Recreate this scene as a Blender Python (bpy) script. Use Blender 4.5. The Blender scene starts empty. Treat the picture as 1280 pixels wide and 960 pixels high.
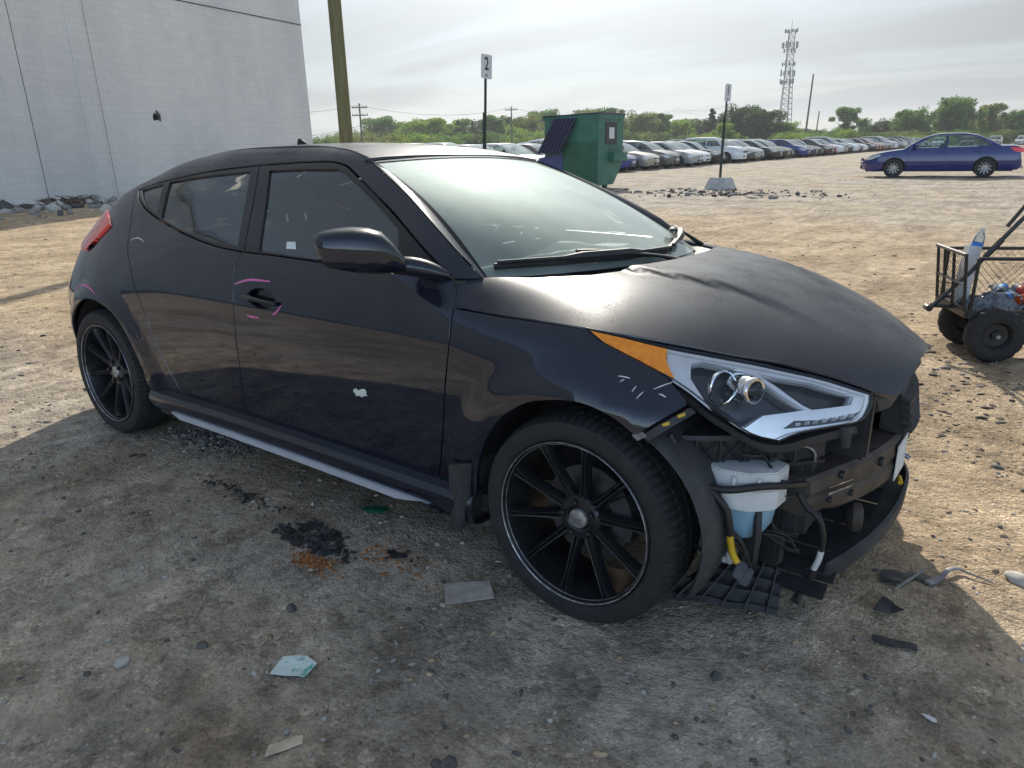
import bpy, bmesh, math, random
import numpy as np
from mathutils import Vector, Matrix, noise as mnoise
from mathutils.geometry import delaunay_2d_cdt
R = math.radians
rng = np.random.default_rng(11)
random.seed(5)
scene = bpy.context.scene
col = scene.collection

# ------------------------------------------------------------------ camera
cam_d = bpy.data.cameras.new("camera")
cam_d.sensor_width = 36.0
cam_d.lens = 900.9 / 1280 * 36.0
cam_d.clip_start = 0.05
cam_d.clip_end = 3000
cam = bpy.data.objects.new("camera", cam_d)
col.objects.link(cam)
CAM = Vector((0.943, -2.4044, 1.3109))
yaw, pitch, roll = R(126.5365), R(-18.1472), R(-1.2757)
fwd = Vector((math.cos(pitch) * math.cos(yaw), math.cos(pitch) * math.sin(yaw), math.sin(pitch)))
rt = fwd.cross(Vector((0, 0, 1))).normalized()
up = rt.cross(fwd)
rt, up = rt * math.cos(roll) + up * math.sin(roll), up * math.cos(roll) - rt * math.sin(roll)
m = Matrix((rt, up, -fwd)).transposed().to_4x4()
m.translation = CAM
cam.matrix_world = m
scene.camera = cam

# ------------------------------------------------------------------ sky and sun
SUN = Vector((-0.415, 0.683, 0.545)).normalized()
world = bpy.data.worlds.new("World")
scene.world = world
world.use_nodes = True
nt = world.node_tree
nt.nodes.clear()
wo = nt.nodes.new("ShaderNodeOutputWorld")
bg = nt.nodes.new("ShaderNodeBackground")
sky = nt.nodes.new("ShaderNodeTexSky")
sky.sky_type = 'NISHITA'
sky.sun_disc = False
sky.sun_elevation = math.asin(SUN.z)
sky.sun_rotation = math.atan2(SUN.x, SUN.y)
sky.air_density = 1.0
sky.dust_density = 0.4
sky.ozone_density = 2.5
tc = nt.nodes.new("ShaderNodeTexCoord")
sep = nt.nodes.new("ShaderNodeSeparateXYZ")
nt.links.new(tc.outputs["Generated"], sep.inputs[0])
# project the view direction on a cloud layer: (x, y) / (z + 0.12)
def wm(op, a, b=None, c=None, clamp=False):
    n = nt.nodes.new("ShaderNodeMath"); n.operation = op; n.use_clamp = clamp
    for i, v in enumerate((a, b, c)):
        if v is None: continue
        if isinstance(v, (int, float)): n.inputs[i].default_value = v
        else: nt.links.new(v, n.inputs[i])
    return n.outputs[0]
zz = wm('ADD', wm('MAXIMUM', sep.outputs[2], 0.0), 0.14)
cx = wm('DIVIDE', sep.outputs[0], zz); cy = wm('DIVIDE', sep.outputs[1], zz)
comb = nt.nodes.new("ShaderNodeCombineXYZ")
nt.links.new(cx, comb.inputs[0]); nt.links.new(cy, comb.inputs[1])
mp = nt.nodes.new("ShaderNodeMapping")
mp.inputs["Rotation"].default_value = (0, 0, R(52))
mp.inputs["Scale"].default_value = (0.42, 1.25, 1)
nt.links.new(comb.outputs[0], mp.inputs[0])
nz = nt.nodes.new("ShaderNodeTexNoise")
nz.inputs["Scale"].default_value = 1.15; nz.inputs["Detail"].default_value = 9
nz.inputs["Roughness"].default_value = 0.52; nz.inputs["Distortion"].default_value = 0.6
nt.links.new(mp.outputs[0], nz.inputs["Vector"])
cr = nt.nodes.new("ShaderNodeMapRange"); cr.interpolation_type = 'SMOOTHSTEP'
cr.inputs["From Min"].default_value = 0.36; cr.inputs["From Max"].default_value = 0.66
cr.inputs["To Min"].default_value = 0.90; cr.inputs["To Max"].default_value = 1.0
nt.links.new(nz.outputs[0], cr.inputs[0])
cloud = nt.nodes.new("ShaderNodeMix"); cloud.data_type = 'RGBA'
hs = nt.nodes.new("ShaderNodeVectorMath"); hs.operation = 'DOT_PRODUCT'   # thin cloud is brighter towards the sun
nrm = nt.nodes.new("ShaderNodeVectorMath"); nrm.operation = 'NORMALIZE'
nt.links.new(tc.outputs["Generated"], nrm.inputs[0])
nt.links.new(nrm.outputs[0], hs.inputs[0]); hs.inputs[1].default_value = SUN
g1 = wm('MAXIMUM', hs.outputs["Value"], 0.0)
amp = wm('ADD', wm('ADD', wm('MULTIPLY', wm('POWER', g1, 2.0), 1.2), wm('MULTIPLY', wm('POWER', g1, 12.0), 11.0)), 1.6)
den = nt.nodes.new("ShaderNodeMapRange"); den.inputs["From Min"].default_value = .3; den.inputs["From Max"].default_value = .7
den.inputs["To Min"].default_value = .40; den.inputs["To Max"].default_value = .52
nt.links.new(nz.outputs[0], den.inputs[0])
amp = wm('MULTIPLY', amp, den.outputs[0])
ccol = nt.nodes.new("ShaderNodeVectorMath"); ccol.operation = 'SCALE'
ccol.inputs[0].default_value = (0.935, 0.985, 1.0)
nt.links.new(amp, ccol.inputs["Scale"])
cov = wm('MULTIPLY', cr.outputs[0], wm('ADD', wm('MULTIPLY', hs.outputs["Value"], 0.70), 0.52, clamp=True), clamp=True)
nt.links.new(cov, cloud.inputs["Factor"])
hsv = nt.nodes.new("ShaderNodeHueSaturation"); hsv.inputs["Saturation"].default_value = 0.85
nt.links.new(sky.outputs[0], hsv.inputs["Color"])
nt.links.new(hsv.outputs[0], cloud.inputs["A"])
nt.links.new(ccol.outputs[0], cloud.inputs["B"])
nt.links.new(cloud.outputs["Result"], bg.inputs[0])
bg.inputs[1].default_value = 0.15
nt.links.new(bg.outputs[0], wo.inputs[0])

sun_d = bpy.data.lights.new("sun", 'SUN')
sun_d.energy = 2.3
sun_d.angle = R(0.6)
sun_d.color = (1.0, 0.93, 0.82)
sun = bpy.data.objects.new("sun", sun_d)
col.objects.link(sun)
sun.rotation_euler = SUN.to_track_quat('Z', 'Y').to_euler()
sun.location = (-8, 14, 14)

cy_ = scene.cycles
cy_.max_bounces = 8; cy_.diffuse_bounces = 3; cy_.glossy_bounces = 4; cy_.transmission_bounces = 4; cy_.transparent_max_bounces = 10; cy_.volume_bounces = 0
cy_.caustics_reflective = False; cy_.caustics_refractive = False
vs = scene.view_settings
vs.view_transform = 'Standard'
vs.look = 'None'
vs.exposure = 1.14
vs.gamma = 1.0
vs.use_curve_mapping = False

# ------------------------------------------------------------------ materials
def new_mat(name):
    mt = bpy.data.materials.new(name)
    mt.use_nodes = True
    b = mt.node_tree.nodes["Principled BSDF"]
    return mt, mt.node_tree, b
def setp(b, **k):
    nm = dict(color="Base Color", rough="Roughness", metal="Metallic", spec="Specular IOR Level", coat="Coat Weight", coatr="Coat Roughness", trans="Transmission Weight", ior="IOR", alpha="Alpha", sheen="Sheen Weight")
    for a, v in k.items():
        s = b.inputs[nm[a]]
        s.default_value = (*v, 1) if a == 'color' else v
def N(t, typ, **inp):
    n = t.nodes.new(typ)
    for k, v in inp.items():
        key = k.replace('_', ' ')
        n.inputs[key].default_value = v
    return n
def tex_noise(t, scale, detail=4, rough=.55, coord='Object', dist=0, vec=None, stretch=None):
    n = N(t, "ShaderNodeTexNoise", Scale=scale, Detail=detail, Roughness=rough, Distortion=dist)
    c = t.nodes.new("ShaderNodeTexCoord")
    out = c.outputs[coord]
    if stretch:
        mpp = t.nodes.new("ShaderNodeMapping"); mpp.inputs["Scale"].default_value = stretch
        t.links.new(out, mpp.inputs[0]); out = mpp.outputs[0]
    t.links.new(out, n.inputs["Vector"])
    return n.outputs["Fac"]
def ramp(t, fac, stops):
    r = t.nodes.new("ShaderNodeValToRGB")
    e = r.color_ramp.elements
    while len(e) < len(stops): e.new(0.5)
    for i, (p, c) in enumerate(stops):
        e[i].position = p
        e[i].color = (*c, 1) if len(c) == 3 else c
    t.links.new(fac, r.inputs[0])
    return r.outputs[0]
def mixc(t, fac, a, b, blend='MIX'):
    n = t.nodes.new("ShaderNodeMix"); n.data_type = 'RGBA'; n.blend_type = blend
    for s, v in (("Factor", fac), ("A", a), ("B", b)):
        if isinstance(v, (int, float)): n.inputs[s].default_value = v
        elif isinstance(v, tuple): n.inputs[s].default_value = (*v, 1)
        else: t.links.new(v, n.inputs[s])
    return n.outputs["Result"]
def mth(t, op, a, b=None, clamp=False):
    n = t.nodes.new("ShaderNodeMath"); n.operation = op; n.use_clamp = clamp
    for i, v in enumerate((a, b)):
        if v is None: continue
        if isinstance(v, (int, float)): n.inputs[i].default_value = v
        else: t.links.new(v, n.inputs[i])
    return n.outputs[0]
def bump(t, b, fac, strength=.3, dist=.01):
    n = N(t, "ShaderNodeBump", Strength=strength, Distance=dist)
    t.links.new(fac, n.inputs["Height"]); t.links.new(n.outputs[0], b.inputs["Normal"])
    return n
MATS = {}
def plain(name, color, rough=.5, metal=0, var=.25, scale=25, bmp=0, bd=.004, **k):
    """a material with its own colour, some mottling and fine relief"""
    if name in MATS: return MATS[name]
    mt, t, b = new_mat(name)
    setp(b, color=color, rough=rough, metal=metal, **k)
    f = tex_noise(t, scale, 5)
    lo = tuple(c * (1 - var) for c in color); hi = tuple(min(1, c * (1 + var)) for c in color)
    t.links.new(ramp(t, f, [(.3, lo), (.7, hi)]), b.inputs["Base Color"])
    if bmp: bump(t, b, tex_noise(t, scale * 4, 6), bmp, bd)
    MATS[name] = mt
    return mt
def paint(name, color, dust=.3, rough=.07, dustcol=(.30, .27, .235), metal=0.0):
    """clear-coated car paint; dust settles on faces that look up"""
    if name in MATS: return MATS[name]
    mt, t, b = new_mat(name)
    setp(b, color=color, rough=rough, metal=metal, coat=.55, coatr=.03)
    g = t.nodes.new("ShaderNodeNewGeometry")
    s = t.nodes.new("ShaderNodeSeparateXYZ"); t.links.new(g.outputs["True Normal"], s.inputs[0])
    upf = t.nodes.new("ShaderNodeMapRange"); upf.interpolation_type = 'SMOOTHSTEP'
    upf.inputs["From Min"].default_value = .25; upf.inputs["From Max"].default_value = 1.0
    upf.inputs["To Min"].default_value = .03; upf.inputs["To Max"].default_value = 1.0
    t.links.new(s.outputs[2], upf.inputs[0])
    n1 = tex_noise(t, 3.2, 8, .6); n2 = tex_noise(t, 160, 3, .7)
    sp = ramp(t, n1, [(.32, (.55,) * 3), (.7, (1,) * 3)])
    sp2 = ramp(t, n2, [(.35, (.85,) * 3), (.72, (1.14,) * 3)])
    f = mth(t, 'MULTIPLY', mth(t, 'MULTIPLY', upf.outputs[0], dust), mth(t, 'MULTIPLY', sp, sp2), clamp=True)
    t.links.new(mixc(t, f, color, dustcol), b.inputs["Base Color"])
    t.links.new(mth(t, 'ADD', mth(t, 'MULTIPLY', f, 1.6), rough, clamp=True), b.inputs["Roughness"])
    t.links.new(mth(t, 'SUBTRACT', .5, mth(t, 'MULTIPLY', f, 1.9), clamp=True), b.inputs["Specular IOR Level"])
    t.links.new(mth(t, "SUBTRACT", .55, mth(t, "MULTIPLY", f, 2.2), clamp=True), b.inputs["Coat Weight"])
    t.links.new(mth(t, 'ADD', mth(t, 'MULTIPLY', f, .6), .03, clamp=True), b.inputs["Coat Roughness"])
    MATS[name] = mt
    return mt
def glass(name, tint, see, dust, dustcol=(.45, .47, .44), rough=.02, ior=1.55, film=0.0):
    """thin window glass: tinted see-through, sharp reflection, a film of dust"""
    if name in MATS: return MATS[name]
    mt = bpy.data.materials.new(name); mt.use_nodes = True
    t = mt.node_tree; t.nodes.clear()
    o = t.nodes.new("ShaderNodeOutputMaterial")
    tr = t.nodes.new("ShaderNodeBsdfTransparent"); tr.inputs[0].default_value = (*[c * see for c in tint], 1)
    gl = t.nodes.new("ShaderNodeBsdfGlossy"); gl.inputs["Roughness"].default_value = rough; gl.inputs[0].default_value = (.88, .95, 1, 1)
    fr = t.nodes.new("ShaderNodeFresnel"); fr.inputs[0].default_value = ior
    m1 = t.nodes.new("ShaderNodeMixShader")
    t.links.new(fr.outputs[0], m1.inputs[0]); t.links.new(tr.outputs[0], m1.inputs[1]); t.links.new(gl.outputs[0], m1.inputs[2])
    out = m1.outputs[0]
    if dust:
        df = t.nodes.new("ShaderNodeBsdfDiffuse"); df.inputs[0].default_value = (*dustcol, 1)
        tl = t.nodes.new("ShaderNodeBsdfTranslucent"); tl.inputs[0].default_value = (*dustcol, 1)
        m3 = t.nodes.new("ShaderNodeMixShader"); m3.inputs[0].default_value = .35
        t.links.new(df.outputs[0], m3.inputs[1]); t.links.new(tl.outputs[0], m3.inputs[2])
        if film:   # fine dust also scatters forwards
            gr_ = t.nodes.new("ShaderNodeBsdfGlossy"); gr_.inputs[0].default_value = (*dustcol, 1); gr_.inputs["Roughness"].default_value = .62
            m4 = t.nodes.new("ShaderNodeMixShader"); m4.inputs[0].default_value = film
            t.links.new(m3.outputs[0], m4.inputs[1]); t.links.new(gr_.outputs[0], m4.inputs[2]); m3 = m4
        f = ramp(t, tex_noise(t, 2.3, 8, .6), [(.3, (dust * .7,) * 3), (.75, (dust * 1.3,) * 3)])
        m2 = t.nodes.new("ShaderNodeMixShader")
        t.links.new(f, m2.inputs[0]); t.links.new(out, m2.inputs[1]); t.links.new(m3.outputs[0], m2.inputs[2])
        out = m2.outputs[0]
    t.links.new(out, o.inputs[0])
    MATS[name] = mt
    return mt

# ------------------------------------------------------------------ mesh tools
def link(name, me, parent=None):
    o = bpy.data.objects.new(name, me)
    col.objects.link(o)
    if parent is not None: o.parent = parent
    return o
def tag(o, label=None, cat=None, group=None, kind=None):
    if label: o["label"] = label
    if cat: o["category"] = cat
    if group: o["group"] = group
    if kind: o["kind"] = kind
    return o
def empty(name, loc=(0, 0, 0), rot=(0, 0, 0)):
    o = bpy.data.objects.new(name, None)
    o.empty_display_size = .2
    col.objects.link(o); o.location = loc; o.rotation_euler = rot
    return o
def copy_tree(o, parent=None):
    c = o.copy(); col.objects.link(c); c.parent = parent
    for ch in list(o.children): copy_tree(ch, c)
    return c
class MB:
    """collects verts and faces, builds one mesh object"""
    def __init__(s): s.v = []; s.f = []; s.m = []; s.mi = 0
    def add(s, vs, fs):
        k = len(s.v); s.v += [tuple(map(float, p)) for p in vs]; s.f += [tuple(i + k for i in f) for f in fs]; s.m += [s.mi] * len(fs); return s
    def box(s, c, size, rot=None, taper=1.0):
        hx, hy, hz = [d / 2 for d in size]
        P = [Vector((x * (taper if z > 0 else 1), y * (taper if z > 0 else 1), z)) for x in (-hx, hx) for y in (-hy, hy) for z in (-hz, hz)]
        if rot is not None:
            P = [rot @ p for p in P]
        P = [p + Vector(c) for p in P]
        return s.add(P, [(0, 1, 3, 2), (4, 6, 7, 5), (0, 4, 5, 1), (2, 3, 7, 6), (0, 2, 6, 4), (1, 5, 7, 3)])
    def tube(s, pts, r, n=8, cap=True, flat=None):
        pts = [Vector(p) for p in pts]
        rs = r if isinstance(r, (list, tuple)) else [r] * len(pts)
        t0 = (pts[1] - pts[0]).normalized()
        ref = Vector((0, 0, 1)) if abs(t0.z) < .9 else Vector((1, 0, 0))
        a = t0.cross(ref).normalized()
        V = []
        for i, p in enumerate(pts):
            t = (pts[min(i + 1, len(pts) - 1)] - pts[max(i - 1, 0)]).normalized()
            a = (a - t * a.dot(t)).normalized(); b = t.cross(a)
            for j in range(n):
                w = 2 * math.pi * j / n
                V.append(p + (a * math.cos(w) + b * math.sin(w) * (flat or 1)) * rs[i])
        F = [(i * n + j, i * n + (j + 1) % n, (i + 1) * n + (j + 1) % n, (i + 1) * n + j) for i in range(len(pts) - 1) for j in range(n)]
        if cap: F += [tuple(range(n - 1, -1, -1)), tuple((len(pts) - 1) * n + j for j in range(n))]
        return s.add(V, F)
    def lathe(s, prof, n=32, mat=Matrix(), closed=False):
        """prof: (r, h) pairs turned about local Y"""
        V = []
        for r_, h in prof:
            for j in range(n):
                w = 2 * math.pi * j / n
                V.append(mat @ Vector((r_ * math.cos(w), h, r_ * math.sin(w))))
        k = len(prof)
        F = [(i * n + j, i * n + (j + 1) % n, ((i + 1) % k) * n + (j + 1) % n, ((i + 1) % k) * n + j) for i in range(k if closed else k - 1) for j in range(n)]
        return s.add(V, F)
    def loft(s, secs, close=False, caps=False):
        n = len(secs[0]); k = len(s.v)
        V = [p for sec in secs for p in sec]
        F = []
        for i in range(len(secs) - 1):
            for j in range(n if close else n - 1):
                F.append((i * n + j, i * n + (j + 1) % n, (i + 1) * n + (j + 1) % n, (i + 1) * n + j))
        if caps: F += [tuple(range(n - 1, -1, -1)), tuple((len(secs) - 1) * n + j for j in range(n))]
        return s.add(V, F)
    def prism(s, poly, axis, d0, d1):
        """extrude a 2-D outline along an axis"""
        def P(a, b, d): return {'x': (d, a, b), 'y': (a, d, b), 'z': (a, b, d)}[axis]
        n = len(poly)
        V = [P(a, b, d0) for a, b in poly] + [P(a, b, d1) for a, b in poly]
        F = [(i, (i + 1) % n, n + (i + 1) % n, n + i) for i in range(n)] + [tuple(range(n - 1, -1, -1)), tuple(range(n, 2 * n))]
        return s.add(V, F)
    def mesh(s, name, mats, smooth=None, fix=True):
        me = bpy.data.meshes.new(name)
        me.from_pydata(s.v, [], s.f)
        if not isinstance(mats, (list, tuple)): mats = [mats]
        for mt in mats: me.materials.append(mt)
        if len(mats) > 1: me.polygons.foreach_set("material_index", s.m)
        if fix:
            bm = bmesh.new(); bm.from_mesh(me); bmesh.ops.recalc_face_normals(bm, faces=bm.faces); bm.to_mesh(me); bm.free()
        if smooth is not None:
            me.polygons.foreach_set("use_smooth", [True] * len(me.polygons))
            me.set_sharp_from_angle(angle=R(smooth))
        me.update()
        return me
    def build(s, name, mats, parent=None, smooth=None, bevel=0, fix=True):
        me = s.mesh(name, mats, smooth, fix)
        if bevel:
            bm = bmesh.new(); bm.from_mesh(me)
            bmesh.ops.bevel(bm, geom=[e for e in bm.edges if len(e.link_faces) == 2 and e.calc_face_angle(0) > .5], offset=bevel, segments=2, affect='EDGES', clamp_overlap=True)
            bm.to_mesh(me); bm.free()
            me.polygons.foreach_set("use_smooth", [True] * len(me.polygons)); me.set_sharp_from_angle(angle=R(35))
        return link(name, me, parent)
def curve(pts, n=6):
    """Catmull-Rom through points of any dimension"""
    P = [np.array(p, float) for p in pts]
    P = [2 * P[0] - P[1]] + P + [2 * P[-1] - P[-2]]
    out = []
    for i in range(1, len(P) - 2):
        for k in range(n):
            t = k / n
            out.append(.5 * (2 * P[i] + (P[i + 1] - P[i - 1]) * t + (2 * P[i - 1] - 5 * P[i] + 4 * P[i + 1] - P[i + 2]) * t * t + (3 * P[i] - P[i - 1] - 3 * P[i + 1] + P[i + 2]) * t ** 3))
    out.append(P[-2])
    return [tuple(p) for p in out]
def inside(poly, pts):
    poly = np.array(poly); pts = np.atleast_2d(pts)
    x, y = pts[:, 0], pts[:, 1]; c = np.zeros(len(pts), bool); j = len(poly) - 1
    for i in range(len(poly)):
        xi, yi = poly[i]; xj, yj = poly[j]
        if yi != yj:
            c ^= ((yi > y) != (yj > y)) & (x < (xj - xi) * (y - yi) / (yj - yi) + xi)
        j = i
    return c
def edge_dist(poly, pts):
    A = np.array(poly); B = np.roll(A, -1, 0); d = np.full(len(pts), 9e9)
    for a, b in zip(A, B):
        ab = b - a; L = max(ab @ ab, 1e-12)
        t = np.clip(((pts - a) @ ab) / L, 0, 1); d = np.minimum(d, np.hypot(*(pts - a - t[:, None] * ab).T))
    return d
def resample(poly, s):
    out = []
    for i, a in enumerate(poly):
        b = poly[(i + 1) % len(poly)]; L = math.dist(a, b)
        if L < 1e-5: continue
        k = max(1, int(math.ceil(L / s)))
        out += [(a[0] + (b[0] - a[0]) * q / k, a[1] + (b[1] - a[1]) * q / k) for q in range(k)]
    return out
def shrink(poly, g):
    P = np.array(poly)
    ar = .5 * np.sum(P[:, 0] * np.roll(P[:, 1], -1) - np.roll(P[:, 0], -1) * P[:, 1])
    sg = 1 if ar > 0 else -1
    d = np.roll(P, -1, 0) - P; d /= np.maximum(np.linalg.norm(d, axis=1), 1e-9)[:, None]
    nn = sg * np.stack([-d[:, 1], d[:, 0]], 1)
    v = nn + np.roll(nn, 1, 0); L = np.linalg.norm(v, axis=1); v /= np.maximum(L, .6)[:, None]
    return [tuple(p) for p in P + v * g / np.maximum(L / 2, .5)[:, None]]
def panel(name, poly, fn, mat, parent, out, gap=.0032, s=.03, flange=.014, holes=(), off=0.0):
    """a sheet-metal or glass panel: outline in the surface's own two coordinates, bent on fn(u, v), edges folded inwards"""
    poly = resample(shrink(poly, gap) if gap else list(poly), s)
    hs_ = [resample(shrink(h, -gap) if gap else list(h), s) for h in holes]
    P = np.array(poly); lo = P.min(0); hi = P.max(0)
    gu = np.arange(lo[0] + s * .5, hi[0], s); gv = np.arange(lo[1] + s * .5, hi[1], s * .87)
    G = np.array([(u + (s / 2 if k % 2 else 0), v) for k, v in enumerate(gv) for u in gu]).reshape(-1, 2)
    if len(G):
        ok = inside(poly, G) & (edge_dist(poly, G) > s * .45)
        for h in hs_: ok &= ~inside(h, G) & (edge_dist(h, G) > s * .45)
        G = G[ok]
    loops = [poly] + hs_
    V2 = []; E = []
    rings = []
    for lp in loops:
        k = len(V2); V2 += lp; n = len(lp); rings.append(list(range(k, k + n)))
        E += [(k + i, k + (i + 1) % n) for i in range(n)]
    V2 += [tuple(g) for g in G]
    res = delaunay_2d_cdt([Vector(v) for v in V2], E, [], 0, 1e-7)
    vs_, fs = np.array([tuple(v) for v in res[0]]), [tuple(f) for f in res[2]]
    cen = np.array([vs_[list(f)].mean(0) for f in fs])
    ok = inside(poly, cen)
    for h in hs_: ok &= ~inside(h, cen)
    fs = [f for f, k in zip(fs, ok) if k]
    def pos(a): return np.stack(fn(a[:, 0], a[:, 1]), 1)
    e = 2e-3
    def nrm_(a):
        du = pos(a + [e, 0]) - pos(a - [e, 0]); dv = pos(a + [0, e]) - pos(a - [0, e])
        n = np.cross(du, dv); n /= np.maximum(np.linalg.norm(n, axis=1), 1e-12)[:, None]
        sgn = np.sign(n @ np.array(out, float)); sgn[sgn == 0] = 1
        return n * sgn[:, None]
    X = pos(vs_); Nn = nrm_(vs_); X = X + Nn * off
    tri = []
    for f in fs:
        a, b, c = X[list(f)][:3]
        if np.cross(b - a, c - a) @ Nn[list(f)].mean(0) < 0: f = f[::-1]
        tri.append(f)
    verts = [tuple(x) for x in X]; faces = list(tri); nl = [tuple(Nn[i]) for f in tri for i in f]
    if flange:
        # boundary edges of the kept faces
        cnt = {}
        for f in tri:
            for i in range(len(f)):
                a, b = f[i], f[(i + 1) % len(f)]
                cnt[(a, b)] = 1
        bd = [(a, b) for (a, b) in cnt if (b, a) not in cnt]
        low = {}; dup = {}
        for a, b in bd:
            for q in (a, b):
                if q not in low:
                    dup[q] = len(verts); verts.append(tuple(X[q]))
                    low[q] = len(verts); verts.append(tuple(X[q] - Nn[q] * flange))
        for a, b in bd:
            f = (dup[b], dup[a], low[a], low[b])
            pa, pb, pc = X[b], X[a], np.array(verts[low[a]])
            n = np.cross(pb - pa, pc - pa); n /= max(np.linalg.norm(n), 1e-12)
            faces.append(f)
            nb = [(n * .75 + Nn[b] * .66), (n * .75 + Nn[a] * .66), n, n]
            nl += [tuple(q / np.linalg.norm(q)) for q in nb]
    me = bpy.data.meshes.new(name)
    me.from_pydata(verts, [], faces)
    me.materials.append(mat)
    me.polygons.foreach_set("use_smooth", [True] * len(me.polygons))
    me.update()
    if len(nl) == len(me.loops): me.normals_split_custom_set(nl)
    return link(name, me, parent)
# ------------------------------------------------------------------ shape of the black hatchback (x forward from the front axle, half width as a function of x and height)
def pchip(xs,ys):
    xs=np.array(xs,float); ys=np.array(ys,float); h=np.diff(xs); d=np.diff(ys)/h
    m=np.zeros(len(xs)); m[0]=d[0]; m[-1]=d[-1]
    for i in range(1,len(xs)-1):
        if d[i-1]*d[i]>0:
            w1=2*h[i]+h[i-1]; w2=h[i]+2*h[i-1]; m[i]=(w1+w2)/(w1/d[i-1]+w2/d[i])
    def f(x):
        x=np.asarray(x,float); i=np.clip(np.searchsorted(xs,x)-1,0,len(xs)-2)
        t=(x-xs[i])/h[i]; lo=x<xs[0]; hi=x>xs[-1]
        r=(2*t**3-3*t**2+1)*ys[i]+(t**3-2*t**2+t)*h[i]*m[i]+(-2*t**3+3*t**2)*ys[i+1]+(t**3-t**2)*h[i]*m[i+1]
        r=np.where(lo,ys[0]+(x-xs[0])*m[0],r); return np.where(hi,ys[-1]+(x-xs[-1])*m[-1],r)
    return f
HW=pchip([-3.40,-3.37,-3.30,-3.2,-3.05,-2.85,-2.65,-2.4,-2.1,-1.8,-1.4,-1.0,-.6,-.3,0,.1,.2,.30,.40,.50,.58,.64,.68,.70,.715],
         [.45,.58,.69,.765,.828,.866,.878,.875,.866,.861,.862,.867,.873,.878,.884,.879,.858,.812,.738,.648,.556,.466,.385,.325,.24])
ZS=[.14,.17,.25,.35,.45,.55,.65,.72,.76,.80,.84,.88,.92,.96,1.00,1.05,1.10,1.15,1.20,1.25,1.29,1.325,1.345]
def row(zs,v): return pchip(zs,v)(ZS)
_door=([.17,.25,.35,.45,.55,.65,.76,.80,.84,.88,.92,.96,1.0,1.05,1.15,1.25,1.29,1.325,1.345],
       [.055,.045,.03,.015,.004,0,.003,.010,.019,.029,.041,.058,.088,.130,.214,.294,.332,.375,.42])
_m5=([.17,.25,.35,.45,.55,.65,.76,.80,.84,.88,.92,.96,1.0,1.05,1.15,1.25,1.29,1.325,1.345],
       [.055,.045,.03,.015,.004,0,.004,.012,.024,.040,.060,.086,.118,.160,.244,.322,.36,.40,.44])
_m3=([.17,.35,.55,.65,.74,.80,.84,.87,.90,.93,1.0,1.345],[.055,.03,.004,0,.006,.02,.038,.066,.112,.18,.34,.8])
_0=([.17,.35,.55,.65,.72,.78,.82,.855,.90,1.0,1.345],[.055,.03,.003,0,.01,.033,.058,.09,.15,.3,.8])
_15=([.17,.35,.55,.62,.70,.76,.80,.83,.88,1.0,1.345],[.055,.03,.003,0,.022,.058,.097,.133,.21,.4,.9])
_30=([.17,.35,.55,.61,.68,.74,.797,.85,1.345],[.055,.03,.003,0,.032,.082,.155,.25,1.2])
_44=([.17,.35,.5,.58,.65,.71,.765,.83,1.345],[.055,.03,.003,0,.035,.085,.15,.26,1.2])
_56=([.17,.35,.5,.56,.62,.67,.717,.79,1.345],[.055,.03,.003,0,.03,.07,.122,.22,1.2])
_66=([.17,.35,.45,.53,.58,.62,.665,.74,1.345],[.055,.03,.003,0,.018,.042,.075,.15,1.2])
_m24=([.17,.25,.35,.45,.55,.65,.74,.80,.85,.90,.95,1.0,1.05,1.10,1.16,1.22,1.27,1.30,1.345],
      [.06,.05,.03,.012,.002,0,.006,.018,.034,.056,.082,.112,.145,.18,.225,.285,.36,.44,.6])
_m28=([.17,.25,.35,.45,.55,.65,.72,.78,.85,.90,.95,1.0,1.05,1.10,1.14,1.18,1.22,1.345],
      [.09,.06,.03,.012,.002,.004,.018,.036,.066,.092,.122,.154,.19,.235,.285,.36,.46,.9])
_m31=([.17,.25,.35,.45,.55,.65,.72,.78,.85,.90,.95,1.0,1.05,1.10,1.345],
      [.13,.08,.04,.015,.003,.006,.03,.06,.10,.14,.19,.25,.33,.42,.9])
_m33=([.17,.25,.35,.45,.55,.65,.72,.78,.85,.90,.95,1.0,1.345],
      [.2,.11,.05,.02,.005,.01,.05,.10,.16,.22,.29,.36,.9])
XS=[-3.4,-3.3,-3.1,-2.8,-2.4,-1.95,-.75,-.5,-.3,0,.15,.30,.44,.565,.66,.73]
ROWS=[_m33,_m33,_m31,_m28,_m24,_door,_door,_m5,_m3,_0,_15,_30,_44,_56,_66,_66]
TAB=np.array([row(*r) for r in ROWS])
_cols=[pchip(XS,TAB[:,j]) for j in range(len(ZS))]
_zs=np.array(ZS)
_NX=np.linspace(-3.42,.75,418); _NZ=np.linspace(.14,1.345,242)
_G=np.array([c(_NX) for c in _cols])           # nz_c x NX
_GRID=np.array([pchip(ZS,_G[:,i])(_NZ) for i in range(len(_NX))])   # NX x NZ
def _sm(g,n,ax):
    for _ in range(n):
        a=np.roll(g,1,ax);b=np.roll(g,-1,ax)
        sl=[slice(None)]*2; sl[ax]=slice(1,-1); o=g.copy(); o[tuple(sl)]=(.25*a+.5*g+.25*b)[tuple(sl)]; g=o
    return g
_GRID=_sm(_sm(_GRID,14,0),3,1)
def smooth(a,b,v):
    t=np.clip((v-a)/(b-a),0,1); return t*t*(3-2*t)
def flare(x,z):
    r0=np.hypot(x,z-.305); r1=np.hypot(x+2.65,z-.305)
    f0=.020*(1-smooth(.37,.49,r0)); f1=.026*(1-smooth(.385,.475,r1))
    return (f0*smooth(.93,.80,z)+f1*smooth(.95,.85,z))*smooth(.12,.3,z)
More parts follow.
